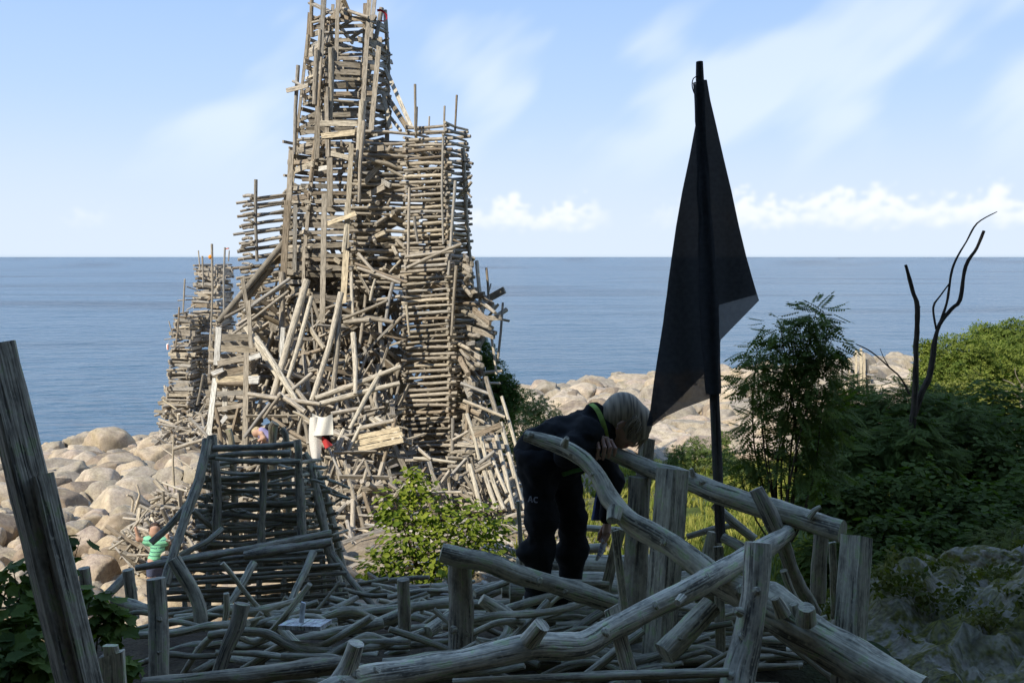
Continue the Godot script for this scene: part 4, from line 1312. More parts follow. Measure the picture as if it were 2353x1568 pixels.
	board_thing("split_board", "weathered slab on edge at the child's feet", "board", G, [1290, 1345, 1400, 1352, 52, 3.75, 3.7], GREYWOOD * 0.85, Vector3(0, 0.8, 0.6), 0.2)
	log_thing("cut_log", "thick sawn log slanting up under the forked log beside the square middle post", "log", G, [[1525, 1500, 54, 3.05], [1575, 1450, 56, 3.1], [1634, 1388, 54, 3.15]], GREYWOOD, 0.12)
	log_thing("cut_log", "slanting thin log under the hand rail, right of the flagpole", "log", G, [[1640, 1158, 20, 3.8], [1685, 1200, 20, 3.75], [1735, 1238, 20, 3.7]], GREYWOOD * 0.9, 0.1)
	log_thing("cut_log", "dark bent stick behind the foot of the flagpole", "log", G, [[1578, 1232, 13, 4.0], [1640, 1214, 14, 4.0], [1700, 1205, 13, 4.0]], SHADED_BROWNWOOD * 1.05, 0.1)
	log_thing("cut_log", "short knotted log lying between flagpole and flat topped post", "log", G, [[1660, 1235, 22, 3.5], [1700, 1255, 24, 3.45], [1745, 1290, 24, 3.4]], GREYWOOD * 0.9, 0.16)
	log_thing("cut_log", "bundle stub of split wood behind the curved rail", "log", G, [[1628, 1330, 40, 3.75], [1634, 1280, 40, 3.78], [1642, 1222, 30, 3.8]], GREYWOOD * 0.85, 0.25)
	log_thing("cut_log", "slim stick standing under the thick end of the curved rail", "log", G, [[1840, 1400, 18, 3.4], [1815, 1350, 18, 3.4], [1800, 1310, 18, 3.4]], PALEWOOD * 0.8, 0.1)
	log_thing("cut_log", "thin straight log lying below the thick end of the curved rail", "log", G, [[1780, 1450, 20, 3.2], [1880, 1530, 22, 3.1], [1930, 1570, 22, 3.05]], GREYWOOD * 0.8, 0.1)
	# the stack of branches behind the low rail
	var S := "branches stacked behind the low rail"
	for e in [
			["pale thick branch end slanting down behind the forked log's stub", [[1106, 1374, 26, 3.6], [1150, 1402, 34, 3.6], [1245, 1466, 36, 3.55]], 1.25],
			["branch with a sharp elbow right of the short round post", [[1075, 1424, 26, 3.8], [1130, 1424, 28, 3.8], [1160, 1432, 26, 3.78], [1166, 1450, 22, 3.75], [1140, 1484, 18, 3.7]], 1.1],
			["short log end pointing forward left of the short round post", [[980, 1452, 30, 3.7], [1010, 1430, 30, 3.8], [1050, 1400, 28, 3.9]], 0.9],
			["long thin rail running level behind the short round post", [[740, 1416, 20, 4.5], [860, 1404, 22, 4.5], [1000, 1388, 24, 4.5], [1075, 1378, 24, 4.5], [1180, 1342, 20, 4.6]], 0.85],
			["long bowed branch just below the level rail left of the short round post", [[745, 1458, 26, 4.15], [860, 1432, 26, 4.15], [945, 1396, 24, 4.2]], 0.9],
			["log lying level between the short round post and the right hand sticks", [[1075, 1388, 22, 4.3], [1150, 1390, 22, 4.3], [1215, 1382, 20, 4.3]], 0.8],
			["thick low branch running along the back of the low rail", [[880, 1530, 40, 3.2], [1000, 1518, 44, 3.2], [1140, 1496, 40, 3.2], [1260, 1478, 30, 3.2]], 0.8],
			["brown stub sticking out of the stack beside the left round post", [[262, 1382, 24, 4.8], [300, 1390, 26, 4.7], [345, 1400, 26, 4.6]], 0.75],
			["thin branch rising to the right from the left round post", [[286, 1456, 16, 4.3], [370, 1434, 17, 4.3], [450, 1418, 18, 4.3]], 1.0],
			["slender branch sloping up to the pale board", [[384, 1476, 19, 4.2], [531, 1448, 20, 4.2], [640, 1420, 20, 4.25], [690, 1403, 18, 4.3]], 1.0],
			["long low branch under the pale board", [[556, 1478, 20, 3.9], [695, 1489, 22, 3.85], [868, 1506, 22, 3.8]], 1.05],
			["short branch slanting down below the pale board", [[634, 1430, 18, 3.95], [660, 1458, 19, 3.9], [692, 1488, 19, 3.85]], 1.05],
			["thick branch rising right of the pale board", [[655, 1476, 24, 4.0], [760, 1454, 26, 4.0], [880, 1430, 24, 4.05]], 0.85],
			["level branch close behind the pale board's right end", [[770, 1480, 22, 3.95], [880, 1478, 24, 3.95], [960, 1470, 22, 3.95]], 0.8],
			["grey branch lying low beside the ragged stump", [[560, 1510, 20, 3.6], [640, 1520, 24, 3.6], [760, 1522, 22, 3.6]], 0.8],
			["slim pole slanting up behind the middle rail to the child's feet", [[1090, 1362, 16, 4.2], [1160, 1338, 17, 4.3], [1215, 1308, 16, 4.4]], 0.9],
			["log lying level beyond the child's feet", [[1255, 1262, 20, 5.0], [1320, 1262, 22, 5.0], [1390, 1258, 20, 5.0]], 0.8],
			["pale stick lying between the child's hanging hand and the post", [[1345, 1213, 14, 4.4], [1400, 1216, 14, 4.4], [1440, 1218, 13, 4.4]], 1.0],
			["bark covered log slanting under the middle rail", [[1150, 1404, 24, 3.9], [1220, 1382, 24, 3.9], [1290, 1362, 24, 3.9]], 0.95],
			["thin stick slanting under the middle rail's right half", [[1222, 1432, 9, 3.6], [1262, 1390, 9, 3.6], [1290, 1364, 9, 3.6]], 1.0],
			["log lying in the dark gap right of the forked log's stub", [[1250, 1500, 20, 3.4], [1330, 1440, 22, 3.5], [1390, 1400, 20, 3.6]], 0.6]]:
		log_thing("stacked_branch", e[0], "branch", S, e[1], GREYWOOD * e[2], 0.14, [], 12)
	for k in 120:
		var right := k >= 84
		var px := rf(300, 1010) if not right else rf(1180, 1900)
		var py := rf(1405, 1525) if not right else rf(1400, 1560)
		var d := rf(3.9, 5.0) - (py - 1400.0) * 0.004
		if right: d = rf(3.5, 4.0)
		elif px > 560.0 and px < 860.0: d = maxf(d + 0.3, 4.25)
		var l := rf(70, 190)
		var a := rf(-0.30, 0.12) if k % 4 else rf(-0.8, 0.8)
		var th := rf(9, 19)
		var near := [[362, "the dark left post"], [440, "the bent trunk"], [530, "the ragged stump"], [700, "the pale board"], [820, "the forked log's stub"], [928, "the dark stake"], [1010, "the short round post"], [1250, "the child's shoes"], [1420, "the split boards"], [1530, "the square middle post"], [1650, "the flagpole's foot"], [1740, "the flat topped post"], [1900, "the right square post"]]
		var spot := "the dark left post"
		for q in near:
			if absf(q[0] - px) < 75.0: spot = q[1]
		var lbl := "%s %s grey branch %s, %s of the stack by %s" % ["long" if l > 130 else "short", "thick" if th > 14.0 else "thin", "slanting up" if a < -0.12 else ("slanting down" if a > 0.06 else "lying level"), "low front" if py > 1490 else ("middle" if py > 1440 else "back"), spot]
		log_thing("stacked_branch", lbl, "branch", "loose branches in the dark stack", [[px - l, py - a * l, th, d], [px - l * 0.35, py + rf(-14, 14), th * 1.1, d + rf(-0.1, 0.1)], [px + l * 0.3, py + rf(-14, 14), th, d + rf(-0.1, 0.1)], [px + l, py + a * l, th * 0.8, d + rf(-0.2, 0.2)]], GREYWOOD * rf(0.6, 1.0), 0.2, [], 10)
	for k in 34:
		var px := rf(780, 1200)
		var d := rf(5.2, 8.4)
		var py := lerpf(1415.0, 1345.0, (d - 5.2) / 3.2) + rf(-14, 14)
		var l := rf(40, 120)
		var a := rf(-0.35, 0.35)
		log_thing("stacked_branch", "%s bleached branch %s between lattice and middle rail, %s" % ["long" if l > 80 else "short", "slanting up" if a < -0.1 else ("slanting down" if a > 0.1 else "lying level"), "left of the dark stake" if px < 920 else ("right of the dark stake" if px < 1060 else "near the child's legs")], "branch", "branches on the slope behind the rail", [[px - l, py - a * l, rf(8, 14), d], [px, py + rf(-8, 8), rf(9, 15), d + rf(-0.2, 0.2)], [px + l, py + a * l, rf(7, 12), d + rf(-0.3, 0.3)]], GREYWOOD * rf(0.6, 1.0), 0.2, [], 8)
	for k in 46:
		var px := rf(640, 1720)
		var py := rf(1475, 1600)
		var d := 3.55 - (py - 1475.0) / 125.0 * 0.65 + rf(-0.05, 0.1)
		var l := rf(70, 200)
		var a := rf(-0.28, 0.2) if k % 3 else rf(-0.9, 0.9)
		var th := rf(12, 26)
		var bend := rf(-22, 22)
		log_thing("stacked_branch", "%s %s crooked branch %s under the forked log, %s" % ["long" if l > 130 else "short", "thick" if th > 19 else "thin", "slanting up" if a < -0.1 else ("slanting down" if a > 0.1 else "lying level"), "left of the short round post" if px < 1030 else ("below the middle rail" if px < 1330 else "below the square middle post")], "branch", "crooked branches under the forked log", [[px - l, py - a * l, th, d], [px - l * 0.4, py - a * l * 0.4 + bend, th * 1.1, d + rf(-0.06, 0.06)], [px + l * 0.2, py + a * l * 0.2 - bend * 0.6, th, d + rf(-0.06, 0.06)], [px + l, py + a * l + bend * 0.5, th * 0.7, d + rf(-0.1, 0.1)]], GREYWOOD * rf(0.7, 1.0), 0.22, [], 10)
	# floor poles under the child's feet
	for k in 9:
		var z := -3.55 - k * 0.14
		var m2 := Mb.new()
		var y := 7.34 + rf(-0.03, 0.03)
		tube(m2, [Vector3(0.05 + rf(-0.15, 0.15), y, z), Vector3(0.6, y + rf(-0.02, 0.02), z + rf(-0.03, 0.03)), Vector3(1.1 + rf(-0.25, 0.2), y, z)], [0.055, 0.058, 0.05], 10, GREYWOOD * rf(0.6, 0.9), 0.1)
		solo(m2, "floor_pole", M.drift, Vector3(0.4, y, z), "round floor pole of the walkway under the child, %s from the viewer" % ["first", "second", "third", "fourth", "fifth", "sixth", "seventh", "eighth", "ninth"][k], "pole", "walkway floor poles")
	# long pole at the back left slope
	log_thing("slanting_pole", "dark pole slanting up to the left stake of the branch lattice", "pole", "", [[226, 1384, 22, 6.0], [262, 1350, 22, 6.1], [298, 1312, 22, 6.2]], SHADED_BROWNWOOD, 0.05)
	# pale board with a stick
	var b := thing("pale_board", at(700, 1435, 3.85), "pale three-cornered board with a short upright stick, lying on the branch stack", "board", "")
	m = Mb.new()
	var q0 := at(638, 1436, 3.5)
	var q1 := at(668, 1419, 3.7)
	var q2 := at(762, 1422, 3.68)
	var q3 := at(735, 1439, 3.45)
	var dn := Vector3(0, -0.018, 0)
	m.flat_quad(q0, q1, q2, q3, Vector3.UP, Vector2.ZERO, Vector2(0, 0.3), Vector2(0.6, 0.3), Vector2(0.6, 0), Color(0.85, 0.86, 0.85))
	m.flat_quad(q0 + dn, q1 + dn, q2 + dn, q3 + dn, Vector3.DOWN, Vector2.ZERO, Vector2(0, 0.3), Vector2(0.6, 0.3), Vector2(0.6, 0), Color(0.7, 0.7, 0.68))
	for e in [[q0, q3], [q3, q2], [q2, q1], [q1, q0]]:
		m.flat_quad(e[0], e[1], e[1] + dn, e[0] + dn, (e[0] + e[1]) * 0.5 - (q0 + q2) * 0.5, Vector2.ZERO, Vector2(0.5, 0), Vector2(0.5, 0.05), Vector2(0, 0.05), Color(0.7, 0.7, 0.68))
	put(m, "board", M.drift, b)
	m = Mb.new()
	timber(m, at(692, 1428, 3.58), at(697, 1383, 3.58), wide(11, at(697, 1383, 3.58)), 0.012, Vector3.RIGHT, Color(0.80, 0.82, 0.82), 0.002, 2, 0.001)
	put(m, "stick", M.drift, b)


# ---------------------------------------------------------------- the black flag
func flag() -> void:
	var root := thing("black_flag", at(1656, 1240, 3.7), "black flag hanging furled on a dark pole beside the bending child", "flag", "")
	var m := Mb.new()
	var pp := []
	var pr := []
	for e in [[1656, 1245, 24, 3.70], [1645, 1000, 23, 3.76], [1634, 750, 22, 3.82], [1622, 500, 20, 3.88], [1612, 300, 18, 3.92], [1608, 180, 17, 3.95]]:
		var p := at(e[0], e[1], e[3])
		pp.append(p)
		pr.append(wide(e[2] * 0.5, p))
	tube(m, pp, pr, 14, Color(0.10, 0.09, 0.075), 0.03)
	put(m, "pole", M.drift, root)
	m = Mb.new()
	tube(m, [at(1608, 186, 3.95), at(1607.5, 170, 3.95), at(1607, 142, 3.955)], [wide(9.5, at(1608, 180, 3.95)), wide(9, at(1608, 180, 3.95)), wide(8, at(1608, 180, 3.95))], 14, Color(0.045, 0.05, 0.05))
	put(m, "pole_tip", M.drift, root)
	m = Mb.new()
	var cordp := []
	for e in [[1602, 175], [1593, 180], [1590, 195], [1594, 212], [1600, 222]]: cordp.append(at(e[0], e[1], 3.94))
	var sp := smooth_path(cordp, [0.0025, 0.0025, 0.0025, 0.0025, 0.0025], 0.01)
	tube(m, sp[0], sp[1], 6, Color(0.03, 0.03, 0.035))
	put(m, "cord", M.cloth, root)
	m = Mb.new()
	var sl := []
	var sr := []
	for e in [[190, 11.5, 3.945], [300, 12, 3.92], [450, 15, 3.885], [600, 18, 3.85], [750, 20, 3.81], [860, 21, 3.79], [905, 17, 3.78]]:
		var q := at(lerpf(1607.0, 1656.0, (e[0] - 183.0) / 1062.0) - 3.0, e[0], e[2])
		sl.append(q)
		sr.append(wide(e[1], q))
	var ss := smooth_path(sl, sr, 0.04)
	tube(m, ss[0], ss[1], 16, Color(0.085, 0.088, 0.094), 0.12, false)
	put(m, "sleeve", M.thincloth, root)
	# silhouettes, row by row: [y, left, right]
	var full := [[183, 1599, 1624], [230, 1600, 1632], [285, 1598, 1645], [360, 1584, 1662], [440, 1567, 1681], [520, 1553, 1698], [590, 1543, 1715], [640, 1536, 1729], [690, 1530, 1744], [735, 1524, 1700], [780, 1517, 1656], [830, 1509, 1648], [880, 1502, 1640], [915, 1497, 1630], [938, 1494, 1568], [958, 1490, 1526], [985, 1484, 1490]]
	var dbl := [[183, 1599, 1624], [230, 1600, 1632], [285, 1598, 1645], [360, 1584, 1662], [440, 1567, 1681], [520, 1553, 1698], [590, 1543, 1715], [640, 1536, 1729], [676, 1532, 1738], [700, 1528, 1652], [735, 1524, 1650], [780, 1517, 1650], [830, 1509, 1645], [876, 1502, 1600], [915, 1497, 1562], [938, 1494, 1538], [958, 1490, 1515], [983, 1484, 1488]]
	for layer in 2:
		var src: Array = full if layer == 0 else dbl
		var rows := []
		for k in src.size() - 1:
			for s in 4:
				var f := s / 4.0
				var y := lerpf(src[k][0], src[k + 1][0], f)
				var l := lerpf(src[k][1], src[k + 1][1], f)
				var r := lerpf(src[k][2], src[k + 1][2], f)
				var row := PackedVector3Array()
				var g := clampf((y - 183.0) / 1062.0, 0, 1)
				var pd := lerpf(3.95, 3.70, g)
				var px := lerpf(1607.0, 1656.0, g)
				for c in 29:
					var x := lerpf(l, r, c / 28.0)
					var off := (x - px) / 30.0
					# the cloth lies over the front of the pole and hangs back from it in soft folds
					var hump := exp(-off * off * 0.8) * 0.030 - 0.004
					var amp := smoothstep(250.0, 700.0, y)
					var fold := sin(absf(off) * 1.5 + y * 0.004 + (0.0 if off < 0.0 else 1.3)) * 0.016 * amp * (1.0 - exp(-off * off * 0.5))
					var back := absf(off) * 0.012 * amp
					var front := hump + fold - back
					if layer == 1: front = -hump * 0.9 + fold * 0.75 - back - 0.012 * (1.0 - exp(-off * off))
					if layer == 1: front -= 0.006
					row.append(at(x, y, pd - front))
				rows.append(row)
		m = Mb.new()
		sheet(m, rows, Color(0.085, 0.088, 0.094), 0.0, [1.0])
		put(m, "cloth", M.thincloth, root)


# ---------------------------------------------------------------- people
const SKIN := Color(0.50, 0.31, 0.22)

func hand_on_rail(m: Mb) -> void:
	var bones := []
	var wr := at(1346, 1017, 3.90)
	var kn := [at(1371, 1006, 3.875), at(1382, 1004, 3.88), at(1394, 1007, 3.885), at(1404, 1013, 3.89)]
	var mid := [at(1375, 1030, 3.845), at(1389, 1028, 3.845), at(1402, 1028, 3.85), at(1414, 1030, 3.86)]
	var tips := [at(1371, 1054, 3.865), at(1385, 1054, 3.86), at(1398, 1050, 3.86), at(1411, 1046, 3.87)]
	bones.append([wr, wr.lerp(kn[1], 0.45), 0.019, 0.024, SKIN])
	for k in 4:
		bones.append([wr.lerp(kn[k], 0.25), kn[k], 0.017, 0.0105, SKIN])
	bones.append([wr, at(1362, 1036, 3.93), 0.013, 0.009, SKIN])
	bones.append([at(1362, 1036, 3.93), at(1378, 1052, 3.97), 0.009, 0.007, SKIN])
	skin(m, bones, 0.003, 0.012)
	for k in 4:
		var r := [0.0080, 0.0088, 0.0086, 0.0075][k] as float
		skin(m, [[kn[k], mid[k], r * 1.12, r, SKIN], [mid[k], mid[k].lerp(tips[k], 0.55), r, r * 0.92, SKIN], [mid[k].lerp(tips[k], 0.55), tips[k], r * 0.92, r * 0.75, SKIN]], 0.003, 0.006)

func child() -> void:
	var JK := Color(0.022, 0.021, 0.020)
	var TR := Color(0.023, 0.022, 0.021)
	var root := thing("person", at(1270, 1360, 4.0), "child in black tracksuit with lime hood trim bending over the railing, gripping a log", "person", "")
	var K := func(x: float, y: float, d: float) -> Vector3: return at(x, y, 4.0 + d)
	# the body under the clothes, with head and hands
	var m := Mb.new()
	var b := [[K.call(1245, 1050, 0.0), K.call(1345, 995, 0.0), 0.085, 0.08, SKIN], [K.call(1345, 995, 0.0), K.call(1405, 985, 0.0), 0.07, 0.045, SKIN],
		[K.call(1240, 1065, -0.05), K.call(1245, 1190, -0.06), 0.07, 0.05, SKIN], [K.call(1245, 1190, -0.06), K.call(1234, 1340, -0.04), 0.05, 0.035, SKIN],
		[K.call(1290, 1065, 0.06), K.call(1317, 1190, 0.05), 0.07, 0.05, SKIN], [K.call(1317, 1190, 0.05), K.call(1308, 1340, 0.08), 0.05, 0.035, SKIN],
		[K.call(1345, 1000, -0.1), K.call(1302, 1042, -0.16), 0.042, 0.032, SKIN], [K.call(1302, 1042, -0.16), K.call(1346, 1017, -0.10), 0.03, 0.02, SKIN],
		[K.call(1368, 1010, 0.12), K.call(1404, 1100, 0.14), 0.042, 0.032, SKIN], [K.call(1404, 1100, 0.14), K.call(1396, 1195, 0.10), 0.03, 0.02, SKIN]]
	skin(m, b, 0.012, 0.04)
	hand_on_rail(m)
	# the lower hand: palm, four fingers round the paper, thumb
	var hw: Vector3 = K.call(1396, 1196, 0.10)
	var hk: Vector3 = K.call(1393, 1222, 0.08)
	skin(m, [[hw, hk, 0.018, 0.021, SKIN]], 0.004, 0.01)
	for k in 4:
		var o := (k - 1.5) * 0.014
		var a0: Vector3 = hk + Vector3(o * 0.5, 0, o)
		var a1: Vector3 = a0 + Vector3(-0.012, -0.026, 0.004)
		skin(m, [[a0, a1, 0.0085, 0.0078, SKIN], [a1, a1 + Vector3(-0.016, -0.014 - 0.004 * (k % 2), 0.004), 0.0078, 0.0065, SKIN]], 0.003, 0.006)
	skin(m, [[hw.lerp(hk, 0.5) + Vector3(-0.012, 0, -0.012), hk + Vector3(-0.03, -0.012, -0.014), 0.010, 0.0085, SKIN], [hk + Vector3(-0.03, -0.012, -0.014), hk + Vector3(-0.036, -0.034, -0.01), 0.0085, 0.007, SKIN]], 0.003, 0.006)
	# the head, bowed: crown up to the right, face to the ground
	var hc: Vector3 = K.call(1431, 970, 0.0)
	var up := Vector3(0.76, 0.62, 0.15).normalized()
	var fw := Vector3(0.60, -0.78, 0.05)
	fw = (fw - up * fw.dot(up)).normalized()
	var sd := up.cross(fw)
	var H := func(u: float, f: float, s: float) -> Vector3: return hc + up * u + fw * f + sd * s
	var hb := [[H.call(0.015, -0.02, 0.0), H.call(0.03, 0.015, 0.0), 0.083, 0.080, SKIN], [H.call(-0.02, 0.03, 0.0), H.call(-0.055, 0.045, 0.0), 0.060, 0.042, SKIN], [H.call(-0.075, 0.055, 0.0), H.call(-0.085, 0.068, 0.0), 0.030, 0.022, SKIN],
		[H.call(0.0, 0.085, 0.0), H.call(-0.028, 0.108, 0.0), 0.009, 0.013, SKIN], [H.call(-0.024, 0.094, -0.012), H.call(-0.024, 0.094, 0.012), 0.010, 0.010, SKIN],
		[H.call(-0.052, 0.088, -0.016), H.call(-0.052, 0.088, 0.016), 0.008, 0.008, Color(0.45, 0.2, 0.17)], [H.call(-0.062, 0.084, -0.013), H.call(-0.062, 0.084, 0.013), 0.008, 0.008, Color(0.45, 0.2, 0.17)],
		[H.call(0.018, 0.085, -0.045), H.call(0.018, 0.085, 0.045), 0.014, 0.014, SKIN],
		[H.call(-0.06, -0.02, 0.0), K.call(1385, 988, 0.0), 0.05, 0.052, SKIN]]
	skin(m, hb, 0.0045, 0.022)
	for s in [-1.0, 1.0]:
		ball(m, H.call(0.0, 0.086, 0.032 * s), Vector3(0.011, 0.011, 0.011), Color(0.75, 0.73, 0.70))
		ball(m, H.call(0.0, 0.0945, 0.032 * s), Vector3(0.0045, 0.0045, 0.0045), Color(0.05, 0.04, 0.03))
		skin(m, [[H.call(0.018, -0.012, 0.080 * s), H.call(-0.022, -0.004, 0.078 * s), 0.014, 0.009, SKIN * 0.9], [H.call(0.012, -0.018, 0.086 * s), H.call(-0.006, -0.018, 0.086 * s), 0.009, 0.008, SKIN * 0.9]], 0.004, 0.01)
	put(m, "body", M.skin, root)
	# hair: a cap of hair and strands that fall over the brow
	m = Mb.new()
	var HC := Color(0.44, 0.36, 0.24)
	skin(m, [[H.call(0.03, -0.03, 0.0), H.call(0.045, 0.025, 0.0), 0.092, 0.084, HC], [H.call(-0.02, -0.055, 0.0), H.call(0.03, -0.05, 0.0), 0.062, 0.075, HC], [H.call(0.03, 0.06, -0.03), H.call(0.03, 0.06, 0.03), 0.052, 0.052, HC]], 0.007, 0.03)
	for k in 420:
		var ang := rf(-2.6, 2.6)
		var f0 := rf(0.0, 0.5)
		var top: Vector3 = H.call(0.118 - f0 * 0.03, -0.02 + cos(ang) * 0.045 * f0 * 2.0, sin(ang) * 0.045 * f0 * 2.0)
		var e1: Vector3 = H.call(0.075, 0.01 + cos(ang) * 0.088, sin(ang) * 0.080)
		var drop := rf(0.02, 0.085) if absf(ang) < 0.9 else rf(0.0, 0.06)
		var e2: Vector3 = H.call(0.055 - drop * 0.75, 0.012 + cos(ang) * 0.103 + rf(-0.004, 0.006), sin(ang) * 0.090 + rf(-0.006, 0.006)) + Vector3(0, -drop * 0.35, 0) + rv() * 0.010
		var s := smooth_path([top, e1, e2], [0.002, 0.0034, 0.0006], 0.03)
		tube(m, s[0], s[1], 5, HC * rf(0.5, 1.6), 0.0, false)
	put(m, "hair", M.hair, root)
	# jacket
	m = Mb.new()
	skin(m, [[K.call(1238, 1038, 0.0), K.call(1290, 1022, 0.0), 0.112, 0.110, JK], [K.call(1290, 1022, 0.0), K.call(1350, 1000, 0.0), 0.118, 0.100, JK], [K.call(1345, 996, -0.09), K.call(1352, 996, 0.10), 0.066, 0.066, JK], [K.call(1350, 990, 0.0), K.call(1386, 988, 0.0), 0.085, 0.062, JK],
		[K.call(1345, 1000, -0.11), K.call(1302, 1044, -0.17), 0.060, 0.050, JK], [K.call(1302, 1044, -0.17), K.call(1340, 1021, -0.11), 0.050, 0.034, JK],
		[K.call(1368, 1008, 0.12), K.call(1405, 1098, 0.14), 0.062, 0.048, JK], [K.call(1405, 1098, 0.14), K.call(1397, 1188, 0.10), 0.046, 0.034, JK],
		[K.call(1310, 1062, 0.0), K.call(1262, 1090, 0.02), 0.075, 0.06, JK],
		[K.call(1362, 956, 0.0), K.call(1378, 985, 0.0), 0.040, 0.06, JK], [K.call(1366, 936, 0.0), K.call(1392, 965, 0.0), 0.016, 0.03, JK]], 0.011, 0.045)
	rumple(m, 0, 0, 0.010, 190.0)
	var jacket := put(m, "jacket", M.cloth, root)
	m = Mb.new()
	var tr := []
	for e in [[1357, 927, -0.03], [1367, 935, -0.07], [1376, 948, -0.09], [1384, 967, -0.105], [1390, 988, -0.105], [1394, 1009, -0.09]]: tr.append(K.call(e[0], e[1], e[2]))
	var rows := []
	var tp := smooth_path(tr, [0.01, 0.01, 0.01, 0.01, 0.01, 0.01], 0.012)
	for c in 3:
		var row := PackedVector3Array()
		for k in tp[0].size():
			var q: Vector3 = tp[0][k]
			row.append(q + Vector3(0.0105, 0.003, 0.002) * (c - 1) + Vector3(0, 0, 0.002 if c == 1 else 0.0))
		rows.append(row)
	sheet(m, rows, Color(0.42, 0.60, 0.14), 0.003)
	put(m, "hood_trim", M.cloth, jacket)
	m = Mb.new()
	var hem := []
	for e in [[1292, 1088, -0.075], [1315, 1080, -0.085], [1340, 1074, -0.07], [1352, 1068, -0.05]]: hem.append(K.call(e[0], e[1], e[2]))
	var hp := smooth_path(hem, [0.014, 0.015, 0.014, 0.010], 0.015)
	tube(m, hp[0], hp[1], 8, Color(0.10, 0.22, 0.06))
	put(m, "hem", M.cloth, jacket)
	# trousers, with the two letters on the hip
	m = Mb.new()
	skin(m, [[K.call(1238, 1058, -0.03), K.call(1262, 1062, 0.03), 0.104, 0.102, TR], [K.call(1238, 1062, -0.05), K.call(1244, 1190, -0.06), 0.084, 0.060, TR], [K.call(1244, 1190, -0.06), K.call(1234, 1345, -0.04), 0.063, 0.052, TR],
		[K.call(1288, 1066, 0.06), K.call(1316, 1190, 0.05), 0.082, 0.058, TR], [K.call(1316, 1190, 0.05), K.call(1308, 1340, 0.08), 0.060, 0.050, TR],
		[K.call(1215, 1270, -0.05), K.call(1250, 1262, -0.05), 0.05, 0.05, TR], [K.call(1300, 1268, 0.06), K.call(1328, 1262, 0.06), 0.044, 0.044, TR]], 0.011, 0.045)
	rumple(m, 0, 0, 0.010, 170.0)
	var tro := put(m, "trousers", M.cloth, root)
	var tm := TextMesh.new()
	tm.text = "AC"
	var sf := SystemFont.new()
	sf.font_names = PackedStringArray(["Droid Sans"])
	sf.font_weight = 700
	tm.font = sf
	tm.font_size = 32
	tm.pixel_size = 0.00115
	tm.depth = 0.003
	var tx := MeshInstance3D.new()
	tx.name = "lettering"
	tx.mesh = tm
	var wm := mat(Color(0.62, 0.62, 0.64), 0.8)
	wm.vertex_color_use_as_albedo = false
	tx.material_override = wm
	var tpos: Vector3 = K.call(1224, 1147, -0.128)
	tx.position = tpos - root.position
	tx.rotation = Vector3(-0.06, -0.28, -0.04)
	root.add_child(tx)
	# shoes
	for e in [[1232, 1356, -0.04], [1306, 1352, 0.08]]:
		m = Mb.new()
		var a: Vector3 = K.call(e[0], e[1], e[2])
		skin(m, [[a, a + Vector3(0.02, -0.03, 0), 0.045, 0.04, TR], [a + Vector3(-0.02, -0.035, 0), a + Vector3(0.13, -0.042, -0.03), 0.036, 0.032, TR]], 0.01, 0.03)
		put(m, "shoe", M.cloth, root)
	# what the hanging hand holds
	m = Mb.new()
	var pr := []
	for k in 6:
		var f := k / 5.0
		pr.append(PackedVector3Array([K.call(lerpf(1384, 1367, f), lerpf(1236, 1286, f), 0.06), K.call(lerpf(1388, 1374, f) + sin(f * 5.0) * 2.0, lerpf(1240, 1288, f), 0.045), K.call(lerpf(1395, 1386, f), lerpf(1248, 1272, f), 0.055)]))
	sheet(m, pr, Color(0.82, 0.84, 0.90), 0.001)
	var paper := solo(m, "folded_paper", M.paint, K.call(1376, 1288, 0.05), "folded white paper with faint blue print in the child's hanging hand", "paper")
	m = Mb.new()
	for e in [[1379, 1256, 1386, 1262], [1376, 1264, 1384, 1270], [1373, 1272, 1380, 1277]]:
		timber(m, K.call(e[0], e[1], 0.046), K.call(e[2], e[3], 0.046), 0.004, 0.0016, Vector3.UP, Color(0.15, 0.22, 0.5))
	put(m, "print", M.paint, paper)
	m = Mb.new()
	var br := []
	for k in 8:
		var f := k / 7.0
		var row := PackedVector3Array()
		for c in 6: row.append(K.call(lerpf(1372 - f * 14.0, 1378 + f * 4.0, c / 5.0), lerpf(1110, 1195, f), 0.20 + 0.012 * sin(c * 1.9 + f * 2.0)))
		br.append(row)
	sheet(m, br, Color(0.10, 0.13, 0.26), 0.002)
	solo(m, "blue_cloth", M.cloth, K.call(1368, 1195, 0.2), "dusky blue cloth hanging behind the child's lowered arm", "cloth")

